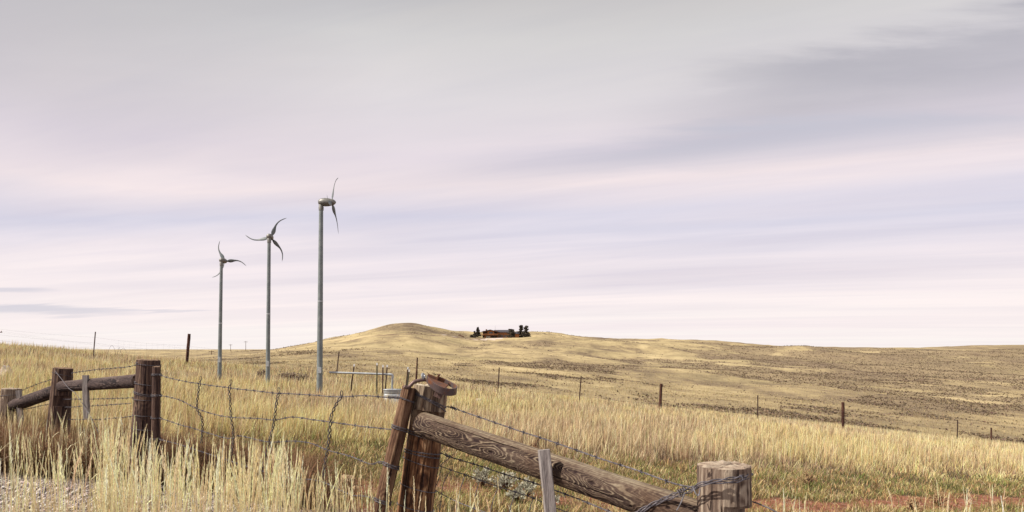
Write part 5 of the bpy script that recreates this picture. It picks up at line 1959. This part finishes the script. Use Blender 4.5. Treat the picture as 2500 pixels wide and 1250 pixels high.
# garage wing
hbox('garage_wall', 1214.1, 1252, 810.5, 826, YH + 2, YH + 10, M['cedar'])
mb = MB()
xa, xb, ya, yb, ym = hx(1206), hx(1253), YH + 1.0, YH + 11, YH + 6
V = [(xa, ya, hzz(811.6)), (xb, ya, hzz(811.6)), (xb, ym, hzz(805.9)), (xa, ym, hzz(805.9)), (xa, yb, hzz(811.6)), (xb, yb, hzz(811.6))]
V += [(x, y, z + .3) for x, y, z in V]
mb.add(V, [(0, 3, 2, 1), (3, 4, 5, 2), (6, 7, 8, 9), (9, 8, 11, 10), (0, 1, 7, 6), (4, 10, 11, 5), (0, 6, 9, 3), (3, 9, 10, 4), (1, 2, 8, 7), (2, 5, 11, 8)])
mb.build('garage_roof', M['shingle'], HOUSE)
for a in (1222.5, 1230.5, 1239):
    hbox('garage_door', a, a + 6, 817.5, 823.5, YH + 1.9, YH + 1.98, M['garage'])
hbox('side_wall', 1252.1, 1267, 814.5, 824, YH + 3, YH + 9, M['cedar'])
mb = MB()
xa, xb, ya, yb, ym = hx(1251), hx(1268.5), YH + 2.2, YH + 9.8, YH + 6
V = [(xa, ya, hzz(815)), (xb, ya, hzz(815)), (xb, ym, hzz(810.2)), (xa, ym, hzz(810.2)), (xa, yb, hzz(815)), (xb, yb, hzz(815))]
V += [(x, y, z + .3) for x, y, z in V]
mb.add(V, [(0, 3, 2, 1), (3, 4, 5, 2), (6, 7, 8, 9), (9, 8, 11, 10), (0, 1, 7, 6), (4, 10, 11, 5), (0, 6, 9, 3), (3, 9, 10, 4), (1, 2, 8, 7), (2, 5, 11, 8)])
mb.build('side_roof', M['shingle'], HOUSE)
an = MB().tube([(hx(1208), YH + 12, hzz(824)), (hx(1208), YH + 12, hzz(794))], [0.11, 0.05], 6)
o = an.build('radio_mast', M['wire'], None, smooth=True, base=(hx(1208), YH + 12, hzz(824)))
tag(o, 'thin bare mast rising behind the ranch house roof', 'mast')


# ------------------------------------------------------------------ trees round the house
def tree(name, px, pyb, pyt, wpx, Y, kind, label, seed, n=3600):
    c = P(px, pyb, Y)
    gz = G(c[0], Y)
    zt = P(px, pyt, Y)[2]
    c[2] = min(gz, c[2] + 0.5)
    H = zt - c[2]
    Rr = wpx / 2 / F_PX * Y
    T = thing(name, c, label, 'tree', 'dark evergreens around the hilltop house')
    rr = random.Random(seed)
    g = np.random.default_rng(seed)
    tr = MB()
    tr.tube([c - [0, 0, .3], c + [0.02 * H * rr.uniform(-1, 1), 0, H * .5], c + [0, 0, H * .93]], [0.028 * H, 0.018 * H, 0.004 * H], 7)
    limbs = []
    for k in range(60 if kind != 'round' else 40):
        f = rr.uniform(0.03, 0.97)
        a = rr.uniform(0, 6.28)
        if kind == 'spruce':
            reach = Rr * (1 - f) ** 0.85 * rr.uniform(0.8, 1.12) + 0.12
            rise = -0.12 * reach
        elif kind == 'pine':
            reach = Rr * (1 - f) ** 0.45 * (0.72 + 0.28 * math.sin(9 * f + seed)) * rr.uniform(0.6, 1.15)
            rise = 0.22 * reach
        else:
            reach = Rr * math.sqrt(max(0.02, 1 - ((f - 0.42) / 0.58) ** 2)) * rr.uniform(0.8, 1.08)
            rise = 0.15 * reach
        p = c + [0, 0, H * f * 0.95]
        q = p + np.array([math.cos(a) * reach, math.sin(a) * reach, rise])
        tr.tube([p, (p + q) / 2 + [0, 0, .05 * reach], q], [0.010 * H * (1 - f) + .02, .02, .008], 4)
        limbs.append((p, q, reach))
    tr.build('trunk', M['trim'], T)
    V, F, C = [], [], []
    for k in range(n):
        p, q, reach = limbs[rr.randrange(len(limbs))]
        f = rr.random() ** 0.6 * 1.05
        b = p + (q - p) * f + g.normal(0, 1, 3) * np.array([.10, .10, .07]) * (Rr * .9 if kind != 'spruce' else Rr * .6)
        d = (q - p) / (np.linalg.norm(q - p) + 1e-9) + g.normal(0, .65, 3)
        d /= np.linalg.norm(d)
        sd_ = np.cross(d, g.normal(0, 1, 3))
        sd_ /= np.linalg.norm(sd_)
        L = rr.uniform(0.35, 0.80) * H / 8
        i = len(V)
        V += [b, b + d * L * .5 + sd_ * L * .30, b + d * L, b + d * L * .5 - sd_ * L * .30]
        F += [(i, i + 1, i + 2), (i, i + 2, i + 3)]
        t = rr.random()
        C += [(np.array([0.062, 0.052, 0.048]) * (1 - t) + np.array([0.115, 0.100, 0.072]) * t)] * 4
    me = mesh_np('crown', np.array(V) - c, np.array(F), M['leaf'], {'tint': np.array(C)})
    link(bpy.data.objects.new('crown', me), T)


tree('spruce_tree', 1167, 823, 797, 13, 492, 'spruce', 'tall pointed dark spruce left of the ranch house', 1)
tree('spruce_tree', 1158.5, 827, 807, 11, 484, 'spruce', 'narrow dark spruce left of the tall pointed one', 2)
tree('bushy_tree', 1153.5, 835, 817, 15, 474, 'round', 'low bushy dark evergreen at the left foot of the spruces', 3)
tree('bushy_tree', 1247, 825, 803, 22, 494, 'round', 'wide round dark evergreen in front of the garage', 4, 4200)
tree('pine_tree', 1272, 820, 793.5, 20, 505, 'pine', 'left one of two dark pines right of the house', 5, 3200)
tree('pine_tree', 1284.5, 821, 795, 22, 503, 'pine', 'right one of two dark pines right of the house', 6, 3200)
tree('bushy_tree', 1220, 824.5, 815.5, 7, 496, 'round', 'small round dark bush beside the garage doors', 7, 1200)
a_, b_2 = P(1119, 826, 470), P(1132, 836, 466)
for q in (a_, b_2):
    q[2] = max(q[2], G(q[0], q[1]) + .3)
mb = MB().tube([a_, (a_ + b_2) / 2 + [0, 0, .25], b_2], [0.22, 0.32, 0.40], 7)
mb.tube([a_ + (b_2 - a_) * .3, a_ + [0.3, 0, 1.3]], [0.14, 0.07], 5)
o = mb.build('fallen_tree', M['brown_post'], None, base=a_)
tag(o, 'bare fallen tree trunk on the hillside left of the spruces', 'fallen tree')


# ------------------------------------------------------------------ power poles beyond the crest
def pole(px, pyb, pyt, Y, label, arms=1):
    c = P(px, pyb, Y)
    gz = G(c[0], Y)
    top = P(px, pyt, Y)
    T = thing('utility_pole', (c[0], Y, min(gz, c[2])), label, 'utility pole', 'utility poles beyond the crest')
    H = top[2] - min(gz, c[2])
    MB().tube([(c[0], Y, min(gz, c[2]) - .5), tuple(top)], [0.17, 0.12], 8).build('pole', M['brown_post'], T, smooth=True)
    MB().box(top - [0, 0, .45], 1.15, .07, .09).build('crossarm', M['brown_post'], T)
    for k in (-1.0, 0.0, 1.0):
        MB().lathe(top + [k, 0, -.36 if k else 0.0], [(0, .03), (.05, .07), (.12, .06), (.2, .05), (.24, .02)], 8).build('insulator', M['slat'], T, smooth=True)
    return top


t1 = pole(600, 860, 833, 430, 'utility pole nearest the hill, right of the others')
t2 = pole(563, 865, 840.5, 470, 'utility pole just right of the smallest wind turbine')
t0 = pole(516.5, 870, 856, 300, 'low utility pole left of the smallest wind turbine foot')
t3 = pole(-8, 880, 806, 150, 'utility pole cut by the left edge, one crossarm end showing')
for k in (-1.0, 1.0):
    p, q = t3 + [k, 0, -.2], t0 + [k, 0, -.2]
    pts = [p + (q - p) * f - np.array([0, 0, 6.0 * f * (1 - f)]) for f in np.linspace(0, 1, 24)]
    o = MB().tube(np.array(pts), 0.006, 4).build('power_line', M['wire'], None, base=p)
    tag(o, 'thin power line sagging from the pole at the left edge', 'power line', 'power lines at the left edge')
